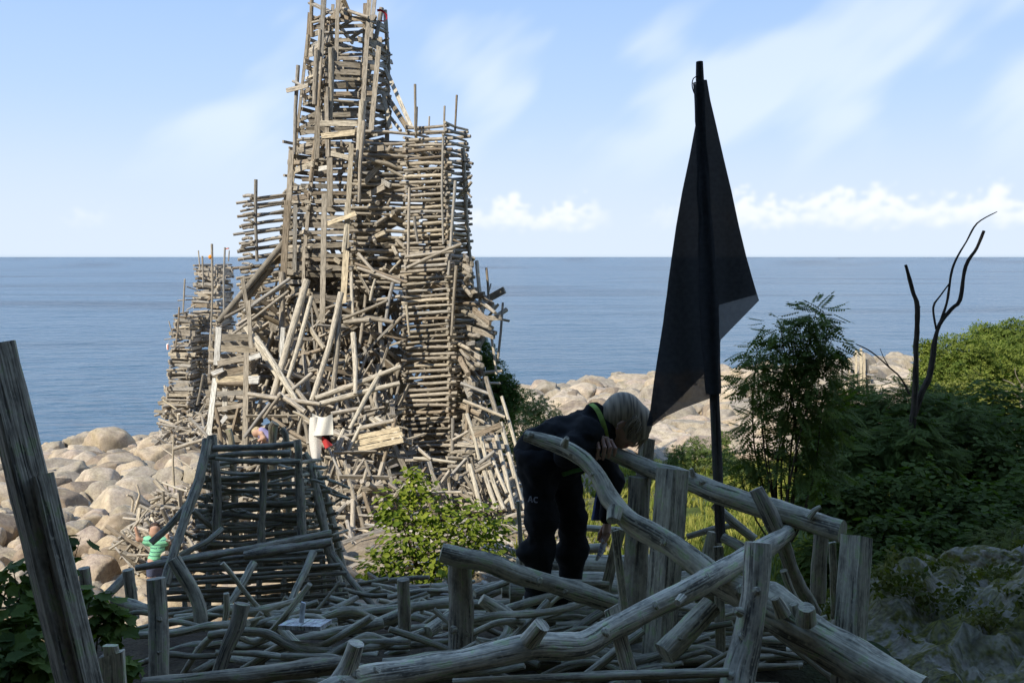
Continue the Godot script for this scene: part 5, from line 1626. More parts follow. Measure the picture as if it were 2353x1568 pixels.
func small_people() -> void:
	# the child among the stones
	var root := thing("person", at(352, 1330, 14.0), "small child in mint striped shirt, arms raised, standing among the stones on the left", "person", "")
	var K := func(x: float, y: float, d: float) -> Vector3: return at(x, y, 14.0 + d)
	var m := Mb.new()
	var b := [[K.call(356, 1290, 0.0), K.call(362, 1245, 0.0), 0.09, 0.09, SKIN], [K.call(362, 1245, 0.0), K.call(356, 1222, 0.0), 0.05, 0.05, SKIN], [K.call(354, 1222, 0.0), K.call(355, 1214, 0.0), 0.085, 0.08, SKIN],
		[K.call(338, 1242, 0.0), K.call(318, 1238, -0.05), 0.045, 0.035, SKIN], [K.call(318, 1238, -0.05), K.call(311, 1212, -0.08), 0.034, 0.026, SKIN], [K.call(376, 1244, 0.0), K.call(386, 1246, 0.05), 0.045, 0.035, SKIN], [K.call(386, 1246, 0.05), K.call(384, 1228, 0.02), 0.034, 0.026, SKIN],
		[K.call(349, 1290, -0.05), K.call(347, 1320, -0.05), 0.08, 0.06, SKIN], [K.call(347, 1320, -0.05), K.call(347, 1350, -0.03), 0.055, 0.04, SKIN], [K.call(362, 1290, 0.05), K.call(364, 1320, 0.05), 0.08, 0.06, SKIN], [K.call(364, 1320, 0.05), K.call(364, 1350, 0.05), 0.055, 0.04, SKIN]]
	skin(m, b, 0.014, 0.05)
	put(m, "body", M.skin, root)
	m = Mb.new()
	skin(m, [[K.call(354, 1217, 0.02), K.call(355, 1211, 0.02), 0.092, 0.086, Color(0.10, 0.06, 0.04)]], 0.014, 0.04)
	put(m, "hair", M.hair, root)
	m = Mb.new()
	var MI := Color(0.30, 0.78, 0.48)
	skin(m, [[K.call(355, 1286, 0.0), K.call(362, 1262, 0.0), 0.115, 0.10, MI], [K.call(362, 1262, 0.0), K.call(360, 1248, 0.0), 0.10, 0.10, MI], [K.call(372, 1243, 0.0), K.call(340, 1242, 0.0), 0.07, 0.07, MI], [K.call(340, 1242, 0.0), K.call(333, 1241, 0.0), 0.07, 0.06, MI], [K.call(372, 1243, 0.0), K.call(380, 1245, 0.0), 0.07, 0.06, MI]], 0.013, 0.05)
	for k in m.v.size():          # dyed stripes
		var h := m.v[k].y - at(0, 1290, 14.0).y
		if fposmod(h, 0.062) < 0.012: m.c[k] = Color(0.04, 0.09, 0.14)
	put(m, "shirt", M.cloth, root)
	m = Mb.new()
	skin(m, [[K.call(355, 1292, 0.0), K.call(355, 1298, 0.0), 0.115, 0.11, Color(0.1, 0.12, 0.2)], [K.call(349, 1295, -0.05), K.call(347, 1318, -0.05), 0.09, 0.075, Color(0.1, 0.12, 0.2)], [K.call(362, 1295, 0.05), K.call(364, 1318, 0.05), 0.09, 0.075, Color(0.1, 0.12, 0.2)]], 0.014, 0.05)
	put(m, "shorts", M.cloth, root)
	# someone crouching in the heap
	var r2 := thing("person", at(600, 1015, 14.6), "tiny figure in a lilac shirt bending over among the planks above the dark lattice", "person", "")
	var Q := func(x: float, y: float, d: float) -> Vector3: return at(x, y, 14.6 + d)
	m = Mb.new()
	skin(m, [[Q.call(614, 1006, 0.0), Q.call(598, 993, 0.0), 0.08, 0.08, SKIN], [Q.call(598, 993, 0.0), Q.call(588, 994, -0.02), 0.06, 0.07, SKIN], [Q.call(600, 996, -0.1), Q.call(605, 1006, -0.12), 0.035, 0.03, SKIN], [Q.call(605, 1006, -0.12), Q.call(594, 1012, -0.14), 0.03, 0.024, SKIN], [Q.call(614, 1008, 0.0), Q.call(606, 1022, -0.05), 0.07, 0.055, SKIN], [Q.call(606, 1022, -0.05), Q.call(612, 1035, 0.0), 0.05, 0.04, SKIN]], 0.014, 0.05)
	put(m, "body", M.skin, r2)
	m = Mb.new()
	skin(m, [[Q.call(614, 1005, 0.0), Q.call(600, 994, 0.0), 0.10, 0.095, Color(0.42, 0.38, 0.62)]], 0.014, 0.04)
	put(m, "shirt", M.cloth, r2)
	m = Mb.new()
	skin(m, [[Q.call(588, 991, 0.0), Q.call(589, 989, 0.0), 0.078, 0.07, Color(0.62, 0.48, 0.28)]], 0.014, 0.04)
	put(m, "hair", M.hair, r2)


# ---------------------------------------------------------------- small things hung on the towers
func hung_things() -> void:
	var root := thing("hung_shirt", at(735, 1065, 14.5), "white sweatshirt with red lining draped over a branch in front of the heap", "clothing", "")
	var m := Mb.new()
	traced(m, [[672, 945, 6, 14.55], [700, 958, 8, 14.55], [722, 985, 9, 14.55], [735, 1075, 9, 14.6]], 8, Color(0.72, 0.64, 0.5), 0.1, 0.06)
	put(m, "branch", M.sunwood, root)
	var parts := [
		["body_cloth", [[718, 952, 712], [740, 954, 762], [757, 948, 764]], Color(0.95, 0.92, 0.84)],
	]
	m = Mb.new()
	var rows := []
	for k in 9:
		var f := k / 8.0
		var row := PackedVector3Array()
		for c in 11:
			var g := c / 10.0
			var top := 953.0 - 5.0 * sin(g * PI * 1.5 + 2.2)
			row.append(at(lerpf(716, 763, g) + f * 3.0, lerpf(top, 1001.0 - g * 3.0, f), 14.35 + 0.03 * sin(g * 7.0 + f * 2.0) - 0.05 * f))
		rows.append(row)
	sheet(m, rows, Color(0.95, 0.92, 0.82), 0.008)
	put(m, "body_cloth", M.cloth, root)
	m = Mb.new()
	rows = []
	for k in 12:
		var f := k / 11.0
		var row := PackedVector3Array()
		var cx := lerpf(722, 726, f)
		var hw := 10.0 + 7.0 * sin(f * PI * 0.9) - 5.0 * f
		for c in 7:
			var g := c / 6.0 - 0.5
			row.append(at(cx + g * 2.0 * hw, lerpf(958, 1062, f), 14.33 + 0.05 * absf(g) * 2.0))
		rows.append(row)
	sheet(m, rows, Color(0.92, 0.90, 0.84), 0.008)
	put(m, "sleeve", M.cloth, root)
	m = Mb.new()
	rows = []
	for k in 7:
		var f := k / 6.0
		var row := PackedVector3Array()
		for c in 7:
			var g := c / 6.0
			row.append(at(lerpf(733, 744, g) + f * lerpf(14, 20, g), lerpf(1000, 1012, g * 0.3) + f * lerpf(30, 18, g), 14.36 + 0.03 * sin(g * 5.0 + f * 3.0)))
		rows.append(row)
	sheet(m, rows, Color(0.70, 0.08, 0.08), 0.006)
	put(m, "red_lining", M.cloth, root)
	m = Mb.new()
	rows = []
	for k in 5:
		var f := k / 4.0
		var row := PackedVector3Array()
		for c in 5: row.append(at(lerpf(738, 756, c / 4.0) + f * 6.0, 999.0 + f * lerpf(6, 22, c / 4.0), 14.40))
		rows.append(row)
	sheet(m, rows, Color(0.03, 0.02, 0.02), 0.006)
	put(m, "dark_patch", M.cloth, root)
	# red streamer at the top of the tallest tower
	m = Mb.new()
	rows = []
	var arc := [[866, 24], [874, 23], [882, 28], [888, 36], [888, 44], [882, 49], [873, 47]]
	for c in 3:
		var row := PackedVector3Array()
		for k in arc.size(): row.append(at(arc[k][0] + (c - 1) * (-1.5 if k > 2 else 0.5), arc[k][1] + (c - 1) * 2.6 * (1.0 if k < 4 else 0.4), 17.7 + 0.03 * (c - 1)))
		rows.append(row)
	sheet(m, rows, Color(0.45, 0.03, 0.06), 0.006)
	solo(m, "red_streamer", M.cloth, at(870, 45, 18.2), "dark red streamer curling from a pole at the top of the tallest tower", "streamer")
	m = Mb.new()
	ball(m, at(483, 590, 34.9), Vector3(0.085, 0.085, 0.085), Color(0.95, 0.32, 0.04))
	solo(m, "orange_ball", M.paint, at(483, 594, 34.9), "orange ball float on top of the slender far tower", "ball")
	m = Mb.new()
	rows = []
	for k in 3:
		var row := PackedVector3Array()
		for c in 5: row.append(at(514 + c * 3.0, 569.5 + k * 1.3 + sin(c * 1.4) * 0.7, 34.9 + 0.03 * sin(c * 1.7)))
		rows.append(row)
	sheet(m, rows, Color(0.80, 0.18, 0.06), 0.006)
	solo(m, "orange_pennant", M.cloth, at(514, 573, 34.9), "small orange pennant on a stick at the top of the slender far tower", "flag")
	var fl := thing("white_buoy", at(385, 805, 34.5), "white float with a red end hanging left of the far towers against the sea", "buoy", "")
	m = Mb.new()
	tube(m, [at(385, 803, 34.5), at(385, 800, 34.5), at(385, 791, 34.5), at(385, 789, 34.5)], [0.04, 0.055, 0.055, 0.04], 10, Color(0.9, 0.88, 0.85))
	put(m, "float", M.paint, fl)
	m = Mb.new()
	tube(m, [at(384.6, 803, 34.42), at(384.6, 791, 34.42)], [0.02, 0.02], 8, Color(0.8, 0.25, 0.15))
	put(m, "red_stripe", M.paint, fl)
	m = Mb.new()
	tube(m, [at(385, 789, 34.5), at(390, 778, 34.5)], [0.006, 0.006], 5, Color(0.4, 0.38, 0.35))
	put(m, "cord", M.paint, fl)

# ---------------------------------------------------------------- plants
func leaf_shape(kind: String, col: Color) -> ArrayMesh:
	var m := Mb.new()
	if kind == "ovate" or kind == "blade":
		var w := 0.31 if kind == "ovate" else 0.10
		var rib := [Vector3(0, 0, 0), Vector3(0, 0.35, -0.05), Vector3(0, 0.7, -0.06), Vector3(0, 1.0, 0.02)]
		for s in [-1.0, 1.0]:
			var a := [Vector3(s * w * 0.75, 0.22, 0.03), Vector3(s * w, 0.45, 0.04), Vector3(s * w * 0.7, 0.75, 0.03)]
			var list := [[rib[0], rib[1], a[0]], [rib[1], a[1], a[0]], [rib[1], rib[2], a[1]], [rib[2], a[2], a[1]], [rib[2], rib[3], a[2]]]
			for f in list: face3(m, f[0], f[1], f[2], col)
	elif kind == "maple":
		var out := []
		for e in [[0.0, 0.0], [0.28, 0.02], [0.42, 0.20], [0.34, 0.26], [0.56, 0.52], [0.36, 0.52], [0.30, 0.62], [0.20, 0.66], [0.0, 1.0]]: out.append(Vector3(e[0], e[1], 0.06 * absf(e[0])))
		for s in [-1.0, 1.0]:
			for k in out.size() - 1:
				face3(m, Vector3(0, 0.36, -0.04), out[k] * Vector3(s, 1, 1), out[k + 1] * Vector3(s, 1, 1), col)
	elif kind == "pinnate":
		for k in 7:
			var y := 0.18 + k * 0.115
			var l := 0.26 * (1.0 - 0.4 * absf(k - 2.5) / 4.0)
			for s in [-1.0, 1.0]:
				var o := Vector3(0, y, -0.02)
				var t := o + Vector3(s * l, l * 0.42, -0.05)
				var md := (o + t) * 0.5
				var pv := Vector3(-s * 0.22, 0.5, 0).normalized() * 0.055
				face3(m, o, md + pv + Vector3(0, 0, 0.015), t, col)
				face3(m, o, t, md - pv, col)
		face3(m, Vector3(0, 0.92, 0), Vector3(0.05, 1.05, 0), Vector3(0, 1.22, -0.03), col)
		face3(m, Vector3(0, 0.92, 0), Vector3(0, 1.22, -0.03), Vector3(-0.05, 1.05, 0), col)
		face3(m, Vector3(-0.008, 0, 0), Vector3(0.008, 0, 0), Vector3(0, 0.95, 0), col)
	elif kind == "spray":         # a twig end with nine small leaves
		for k in 9:
			var ang := k * 2.4
			var o := Vector3(0, 0.08 + k * 0.085, 0)
			var dir := Vector3(cos(ang) * 0.9, 0.45, sin(ang) * 0.55).normalized()
			var sd := dir.cross(Vector3(0.2, 0.3, 1).normalized()).normalized() * 0.10
			face3(m, o, o + dir * 0.16 + sd, o + dir * 0.36, col * (0.85 + 0.04 * k))
			face3(m, o, o + dir * 0.36, o + dir * 0.16 - sd, col * (0.85 + 0.04 * k))
	return m.mesh(Vector3.ZERO, M.leaf)

func face3(m: Mb, a: Vector3, b: Vector3, c: Vector3, col: Color) -> void:
	var f := (b - a).cross(c - a).normalized()
	if f.z < 0.0: f = -f
	var q := m.p(a, f, Vector2(a.x, a.y), col)
	m.p(b, f, Vector2(b.x, b.y), col)
	m.p(c, f, Vector2(c.x, c.y), col)
	m.tri(q, q + 1, q + 2)

var shapes := {}
func leaf_place(pos: Vector3, out: Vector3, size: float) -> Transform3D:
	var n := (Vector3.UP * 1.1 + out * 0.7 + rv() * 0.7).normalized()
	var y := (out + rv() * 0.8 + Vector3(0, -0.25, 0))
	y = (y - n * y.dot(n)).normalized()
	if y.length() < 0.5: y = n.cross(Vector3.RIGHT).normalized()
	var x := y.cross(n)
	return Transform3D(Basis(x * size, y * size, n * size), pos)

func plant(called: String, label: String, category: String, group: String, base: Vector3, clumps: Array, kind: String, size: float, low: Color, high: Color, singles := 0, stem_r := 0.012, part := "leaf") -> Node3D:
	var o := thing(called, base, label, category, group)
	if not shapes.has(kind): shapes[kind] = leaf_shape(kind, Color.WHITE)
	var tones := []
	if singles > 0:
		for k in 5: tones.append(leaf_shape(kind, low.lerp(high, k / 4.0)))
	var xf := []
	var cols := []
	for c in clumps:          # [centre, radius, count]
		var ce: Vector3 = c[0]
		var sm := Mb.new()
		var midp := base.lerp(ce, 0.5) + rv() * 0.12 * base.distance_to(ce) * Vector3(1, 0.3, 1)
		var s := smooth_path([base + rv() * 0.03, midp, ce + Vector3(0, (c[1] if c[1] is float else c[1].y) * 0.5, 0)], [stem_r, stem_r * 0.75, stem_r * 0.3], 0.2)
		tube(sm, s[0], s[1], 6, Color(0.14, 0.10, 0.07), 0.1)
		put(sm, "stem", M.bark, o)
		for k in int(c[2]):
			var dir := rv()
			while dir.length() > 1.0 or dir.length() < 0.05: dir = rv()
			dir = dir.normalized() * pow(rng.randf(), 0.42)
			var wob := 1.0 + 0.45 * nz.get_noise_3dv(dir.normalized() * 55.0 + ce * 20.0)
			var rad: Vector3 = c[1] * Vector3.ONE if c[1] is float else c[1]
			var pos := ce + dir * rad * wob
			if pos.y < land(pos.x, pos.z): continue
			var t := leaf_place(pos, dir.normalized(), size * rf(0.65, 1.25))
			var tone := clampf(0.5 + 0.5 * nz.get_noise_3dv(pos * 60.0) + rf(-0.35, 0.35), 0, 1)
			if singles > 0 and xf.size() % 2 == 0 and int(used.get("%d/%s" % [o.get_instance_id(), part], 0)) < mini(singles, 300):
				var l := MeshInstance3D.new()
				l.name = numbered(part, o)
				l.mesh = tones[int(tone * 4.99)]
				t.origin -= base
				l.transform = t
				o.add_child(l)
				xf.append(null)
				continue
			xf.append(t)
			cols.append(low.lerp(high, tone))
	xf = xf.filter(func(q): return q != null)
	if xf.size() > 0: many("foliage", shapes[kind], M.leaf, xf, cols, o)
	return o

func clump(px: float, py: float, d: float, r: float, count: int) -> Array:      # r in units of the drawing
	var p := at(px, py, d)
	return [p, wide(r, p), count]

func stems_only(called: String, label: String, group: String, lists: Array, col: Color) -> Node3D:
	var m := Mb.new()
	var p := traced(m, lists[0], 9, col, 0.15, 0.06)
	var o := thing(called, p[0], label, "tree", group)
	put(m, "trunk", M.bark, o)
	for k in range(1, lists.size()):
		m = Mb.new()
		traced(m, lists[k], 7, col, 0.15, 0.06)
		put(m, "branch", M.bark, o)
	return o

func make_plants() -> void:
	var D0 := Color(0.065, 0.092, 0.022)
	var D1 := Color(0.165, 0.210, 0.050)
	# the yellow green shrub before the heap
	plant("green_shrub", "bushy shrub with bright yellow-green leaves between the dark lattice and the round post", "shrub", "", at(985, 1395, 10.6),
		[clump(950, 1120, 10.9, 42, 190), clump(905, 1170, 10.7, 48, 200), clump(990, 1180, 10.8, 60, 320), clump(1080, 1200, 10.9, 62, 300), clump(1140, 1215, 11.1, 40, 140), clump(930, 1240, 10.6, 70, 360), clump(1030, 1260, 10.6, 75, 380), clump(870, 1300, 10.5, 45, 200), clump(940, 1320, 10.5, 65, 300), clump(1010, 1340, 10.4, 60, 240), clump(1110, 1270, 10.8, 50, 180), clump(860, 1350, 10.5, 36, 110), clump(945, 1085, 11.0, 16, 30)],
		"ovate", 0.085, Color(0.11, 0.17, 0.02), Color(0.30, 0.34, 0.05), 300, 0.014)
	# maple sprays at the lower left
	plant("maple_sapling", "dark lobed leaves of a maple sapling around the foot of the leaning beam", "plant", "", at(60, 1640, 2.7),
		[clump(30, 1330, 2.9, 50, 42), clump(20, 1420, 2.8, 70, 80), clump(90, 1400, 2.95, 45, 36), clump(60, 1500, 2.7, 80, 110), clump(20, 1540, 2.6, 60, 70), clump(110, 1540, 2.75, 50, 50)],
		"maple", 0.062, Color(0.055, 0.09, 0.025), Color(0.17, 0.23, 0.055), 290, 0.005)
	plant("maple_sprig", "sprig of lobed green leaves just right of the leaning beam", "plant", "", at(225, 1560, 3.1),
		[clump(230, 1410, 3.1, 42, 44), clump(262, 1440, 3.1, 34, 34), clump(210, 1370, 3.1, 26, 14), clump(290, 1530, 3.0, 28, 18)],
		"maple", 0.066, Color(0.07, 0.11, 0.028), Color(0.20, 0.26, 0.06), 120, 0.004)
	plant("maple_sprig", "few dark leaves showing against the boulders on both sides of the beam", "plant", "", at(150, 1480, 3.0),
		[clump(185, 1245, 3.0, 22, 7), clump(172, 1290, 3.0, 16, 4), clump(95, 1260, 3.0, 18, 5), clump(85, 1330, 3.0, 28, 12)],
		"maple", 0.055, Color(0.03, 0.05, 0.015), Color(0.08, 0.12, 0.03), 60, 0.003)
	# rowan
	plant("rowan_bush", "slender rowan bush with feathery leaves right of the flagpole, seen against the beach", "shrub", "", at(1800, 1280, 8.0),
		[clump(1740, 810, 8.2, 34, 38), clump(1790, 760, 8.0, 40, 52), clump(1875, 730, 7.9, 42, 72), clump(1860, 790, 7.9, 55, 105), clump(1800, 840, 8.0, 60, 120), clump(1740, 870, 8.2, 50, 86), clump(1880, 860, 7.9, 60, 110), clump(1910, 800, 8.0, 36, 38), clump(1820, 920, 8.0, 65, 124), clump(1750, 960, 8.2, 55, 86), clump(1890, 940, 7.9, 60, 105), clump(1850, 1000, 8.0, 60, 100), clump(1720, 1040, 8.3, 50, 62), clump(1790, 1070, 8.1, 55, 67), clump(1700, 1110, 8.3, 40, 33), clump(1870, 1080, 7.9, 55, 81)],
		"pinnate", 0.19, D0 * 1.1, D1 * 1.1, 300, 0.011)
	# the dark thicket
	var names := ["dark leafy thicket at the foot of the two bare dead stems", "dark leafy bush directly below the far small tower", "broad dark bush filling the right edge below the sunlit scrub", "low dark bush above the mossy rocks on the right", "dark bush behind the sawn end of the hand rail"]
	var cl := [
		[clump(2080, 960, 10.5, 90, 1500), clump(2160, 960, 11.0, 80, 1400), clump(2090, 1050, 9.8, 110, 1900), clump(2200, 1020, 10.3, 110, 1700)],
		[clump(1960, 930, 11.5, 60, 800), clump(1990, 1010, 10.5, 90, 1400), clump(1935, 1080, 9.8, 85, 1300), clump(1900, 1000, 10.6, 50, 600)],
		[clump(2280, 960, 11.5, 90, 1500), clump(2330, 1050, 10.5, 110, 1800), clump(2390, 960, 11.5, 90, 900), clump(2270, 1110, 9.8, 110, 1800)],
		[clump(2100, 1180, 8.8, 120, 2000), clump(2230, 1220, 8.4, 120, 1900), clump(2360, 1200, 8.6, 120, 1500), clump(2140, 1270, 7.8, 90, 1100), clump(2300, 1260, 7.4, 90, 1100)],
		[clump(1960, 1180, 8.8, 95, 1500), clump(2030, 1270, 7.8, 90, 1200), clump(1880, 1160, 9.0, 60, 700), clump(1990, 1360, 6.9, 70, 800), clump(2080, 1310, 7.0, 70, 900), clump(1900, 1290, 7.6, 70, 900)]]
	for k in 5:
		var b: Vector3 = cl[k][0][0]
		plant("thicket_bush", names[k], "bush", "dark bushes on the shaded slope", Vector3(b.x, land(b.x, b.z), b.z), cl[k], "pinnate" if k < 2 else "ovate", 0.16 if k < 2 else 0.085, D0, D1, 0, 0.02)
	var low := ["low ferny growth over the mossy outcrop at the lower right", "low ferny growth under the thicket in front of the lichened slab", "low ferny growth in the bottom right corner", "low ferny growth beside the foot of the square right post"]
	var lc := [[clump(2120, 1390, 5.6, 50, 500), clump(2220, 1400, 5.5, 60, 600), clump(2190, 1510, 4.9, 60, 500)], [clump(2180, 1310, 6.4, 70, 800), clump(2260, 1360, 6.0, 60, 600), clump(2340, 1250, 6.8, 70, 700), clump(2300, 1350, 6.0, 50, 500), clump(2350, 1330, 6.0, 60, 600)], [clump(2290, 1500, 4.8, 60, 900), clump(2340, 1440, 5.2, 50, 700), clump(2270, 1580, 4.3, 70, 1000), clump(2350, 1560, 4.4, 70, 900)], [clump(2040, 1400, 5.6, 50, 500), clump(2050, 1540, 4.5, 60, 700), clump(2120, 1590, 4.2, 70, 900), clump(2190, 1570, 4.3, 60, 800), clump(2150, 1600, 3.9, 60, 400), clump(2310, 1590, 4.0, 60, 400)]]
	for k in 4:
		for c in lc[k]: c[1] = Vector3(c[1] * 1.2, c[1] * 0.5, c[1])
		var b: Vector3 = lc[k][0][0]
		plant("ground_fern", low[k], "fern", "low growth among the mossy rocks", Vector3(b.x, land(b.x, b.z), b.z), lc[k], "pinnate", 0.085, Color(0.08, 0.10, 0.025), Color(0.22, 0.23, 0.06), 0, 0.004)
	# sunlit scrub beyond it
	plant("sunlit_bush", "sunlit green bush just right of the bare dead stems, against the sea", "bush", "sunlit scrub by the shore", Vector3(at(2190, 920, 20.0).x, land(at(2190, 920, 20.0).x, -20.0), -20.0),
		[clump(2165, 860, 20.0, 55, 1100), clump(2215, 830, 20.0, 75, 1600), clump(2190, 890, 19.5, 80, 1500), clump(2280, 850, 20.5, 70, 1400), clump(2130, 800, 20.5, 22, 160)], "spray", 0.17, Color(0.10, 0.145, 0.028), Color(0.27, 0.31, 0.065))
	plant("sunlit_bush", "tall sunlit green bush at the right edge of the picture, reaching up against the sea", "bush", "sunlit scrub by the shore", Vector3(at(2320, 930, 22.0).x, land(at(2320, 930, 22.0).x, -22.0), -22.0),
		[clump(2275, 790, 22.0, 42, 700), clump(2330, 780, 22.0, 50, 900), clump(2310, 840, 21.5, 75, 1500), clump(2375, 830, 22.0, 80, 1500), clump(2260, 760, 22.0, 20, 130)], "spray", 0.18, Color(0.09, 0.135, 0.028), Color(0.25, 0.30, 0.065))
	plant("sunlit_bush", "yellowish low bush between dark thicket and sunlit scrub at the right edge", "bush", "sunlit scrub by the shore", Vector3(at(2250, 980, 15.5).x, land(at(2250, 980, 15.5).x, -15.5), -15.5),
		[clump(2230, 920, 15.5, 60, 900), clump(2330, 935, 15.0, 60, 800), clump(2160, 930, 15.5, 45, 500)], "spray", 0.15, Color(0.13, 0.15, 0.035), Color(0.30, 0.31, 0.08))
	plant("tower_bush", "green bush growing out at the right flank of the driftwood towers", "bush", "", at(1150, 1000, 19.0),
		[clump(1110, 820, 19.0, 34, 420), clump(1135, 870, 18.8, 40, 520), clump(1165, 900, 18.8, 32, 340), clump(1150, 930, 18.6, 40, 420), clump(1100, 780, 19.2, 18, 120)], "spray", 0.14, Color(0.04, 0.085, 0.02), Color(0.11, 0.17, 0.035))
	plant("tower_bush", "pale flowering scrub between the driftwood heap and the bending child", "bush", "", at(1215, 1080, 21.0),
		[clump(1200, 930, 21.0, 45, 420), clump(1245, 950, 21.0, 40, 360), clump(1190, 990, 20.0, 50, 460), clump(1260, 1000, 20.5, 36, 260), clump(1185, 1040, 18.5, 40, 300)], "spray", 0.13, Color(0.10, 0.14, 0.05), Color(0.26, 0.30, 0.13))
	plant("beach_shrub", "low round green shrub on the stones below the flag's lower edge", "bush", "", Vector3(at(1600, 1060, 24.0).x, land(at(1600, 1060, 24.0).x, -24.0), -24.0),
		[clump(1600, 1035, 24.0, 34, 420), clump(1560, 1050, 23.0, 30, 330), clump(1650, 1050, 23.5, 30, 330), clump(1490, 1080, 20.0, 36, 420), clump(1660, 1010, 25.0, 22, 200)], "spray", 0.13, Color(0.06, 0.10, 0.03), Color(0.20, 0.25, 0.07))
	# bare stems standing over the thicket
	stems_only("dead_stem", "bare dead stem with a bent top, left of the forked one over the thicket", "bare dead stems", [[[2092, 1010, 17, 9.6], [2097, 960, 15, 9.6], [2103, 900, 13, 9.6], [2105, 800, 12, 9.6], [2108, 706, 11, 9.6], [2097, 668, 9, 9.6], [2081, 608, 7, 9.6]], [[2108, 707, 6, 9.6], [2114, 704, 4, 9.6]]], Color(0.12, 0.095, 0.075))
	stems_only("dead_stem", "bare forked dead stem with long thin twigs reaching above the horizon, right of its neighbour", "bare dead stems", [[[2096, 960, 15, 9.9], [2116, 905, 14, 9.9], [2139, 850, 13, 9.9], [2153, 759, 10, 9.9], [2185, 710, 9, 9.9], [2206, 689, 9, 9.9], [2219, 611, 8, 9.9], [2245, 569, 7, 9.9], [2261, 530, 6, 9.9]],
		[[2157, 750, 6, 9.9], [2175, 696, 6, 9.9], [2185, 632, 5.5, 9.9], [2196, 597, 5, 9.9], [2220, 555, 4, 9.9], [2245, 513, 3.5, 9.9], [2291, 486, 2, 9.9]], [[2151, 756, 5, 9.9], [2144, 706, 5, 9.9], [2160, 680, 4, 9.9], [2182, 650, 3, 9.9]], [[2219, 612, 4, 9.9], [2221, 604, 3, 9.9]]], Color(0.12, 0.095, 0.075))
	stems_only("arching_twig", "thin bare twig arching left from the thicket over the far small tower", "", [[[2090, 905, 5, 9.5], [2070, 868, 4, 9.5], [2044, 844, 3.5, 9.5], [2002, 808, 3, 9.5], [1967, 790, 2, 9.5]], [[2044, 844, 2.5, 9.5], [2030, 820, 2, 9.5], [2022, 800, 1.5, 9.5]]], Color(0.12, 0.10, 0.08))
	stems_only("grey_dead_shrub", "small pale grey leafless shrub at the right edge in front of the sunlit scrub", "", [[[2352, 960, 8, 14.5], [2346, 915, 7, 14.5], [2350, 880, 5, 14.5]], [[2346, 915, 4, 14.5], [2320, 900, 3, 14.4], [2296, 898, 2, 14.4]], [[2348, 900, 4, 14.5], [2325, 880, 3, 14.5], [2305, 872, 2, 14.5]], [[2346, 912, 3, 14.5], [2318, 912, 2.5, 14.4], [2285, 906, 1.5, 14.3]], [[2350, 890, 4, 14.5], [2365, 860, 3, 14.5], [2370, 840, 2, 14.5]], [[2348, 886, 3, 14.5], [2335, 862, 2, 14.5], [2332, 845, 1.5, 14.5]]], Color(0.40, 0.35, 0.28))
	# grass on the open slope
	var bl := Mb.new()
	for k in 7:
		var a := TAU * k / 7.0
		var o := Vector3(cos(a) * 0.05, 0, sin(a) * 0.05)
		var tp := o * 3.2 + Vector3(0, 1.0 - 0.05 * k, 0)
		var sd := Vector3(-sin(a), 0, cos(a)) * 0.035
		face3(bl, o - sd, o + sd, o * 1.6 + Vector3(0, 0.55, 0) + sd * 0.8, Color.WHITE)
		face3(bl, o - sd, o * 1.6 + Vector3(0, 0.55, 0) + sd * 0.8, o * 1.6 + Vector3(0, 0.55, 0) - sd * 0.8, Color.WHITE)
		face3(bl, o * 1.6 + Vector3(0, 0.55, 0) - sd * 0.8, o * 1.6 + Vector3(0, 0.55, 0) + sd * 0.8, tp, Color.WHITE)
	var gm := bl.mesh(Vector3.ZERO, M.grass)
	var xf := []
	var cols := []
	for k in 26000:
		var d := rf(9.0, 29.0)
		var x := rf(0.0, 0.62) * d
		if nz.get_noise_2d(x * 25.0, d * 25.0) + rf(-0.25, 0.25) < -0.12 + smoothstep(18.0, 29.0, d) * 0.5: continue
		if x < 1.0 and d > 13.0: continue
		var s := rf(0.10, 0.26) * (1.0 + 0.9 * nz.get_noise_2d(x * 45.0 + 90.0, d * 45.0))
		xf.append(Transform3D(Basis.from_euler(Vector3(rf(-0.5, 0.5), rf(0, TAU), rf(-0.5, 0.5))) * Basis.from_scale(Vector3(s * 1.3, s * rf(0.5, 1.2), s * 1.3)), Vector3(x, land(x, -d) - 0.01, -d)))
		cols.append(Color(0.15, 0.20, 0.035).lerp(Color(0.40, 0.38, 0.10), rng.randf()))
	var gr := many("grass", gm, M.grass, xf, cols, self)
	tag(gr, "yellow-green grass growing on the open slope behind the railing", "grass", "", "stuff")
	xf = []
	cols = []
	for k in 9000:
		var x := rf(1.8, 6.5)
		var d := rf(3.0, 8.5)
		if nz.get_noise_2d(x * 60.0, d * 60.0) + rf(-0.3, 0.3) < -0.1: continue
		var s := rf(0.025, 0.08)
		xf.append(Transform3D(Basis(Vector3.UP, rf(0, TAU)) * Basis.from_scale(Vector3(s, s, s)), Vector3(x, land(x, -d) - 0.01, -d)))
		cols.append(Color(0.05, 0.075, 0.02).lerp(Color(0.13, 0.12, 0.04), rng.randf()))
	var mxf := []
	var mcols := []
	for k in 9000:
		var x := rf(1.7, 6.0)
		var d := rf(3.6, 8.0)
		var g := nz.get_noise_2d(x * 70.0 + 500.0, d * 70.0)
		if g + rf(-0.2, 0.2) < 0.02: continue
		mxf.append(Transform3D(leaf_place(Vector3.ZERO, rv().normalized(), rf(0.05, 0.13)).basis, Vector3(x, land(x, -d) + 0.2 + nz.get_noise_2d(x * 70.0, d * 70.0) * 0.26 + rf(0.0, 0.08), -d)))
		mcols.append(Color(0.07, 0.085, 0.02).lerp(Color(0.20, 0.18, 0.05), rng.randf()))
	var g3 := many("leafy_ground_cover", leaf_shape("spray", Color.WHITE), M.leaf, mxf, mcols, self)
	tag(g3, "small leafy plants creeping over the mossy rocks at the lower right", "ground cover", "", "stuff")
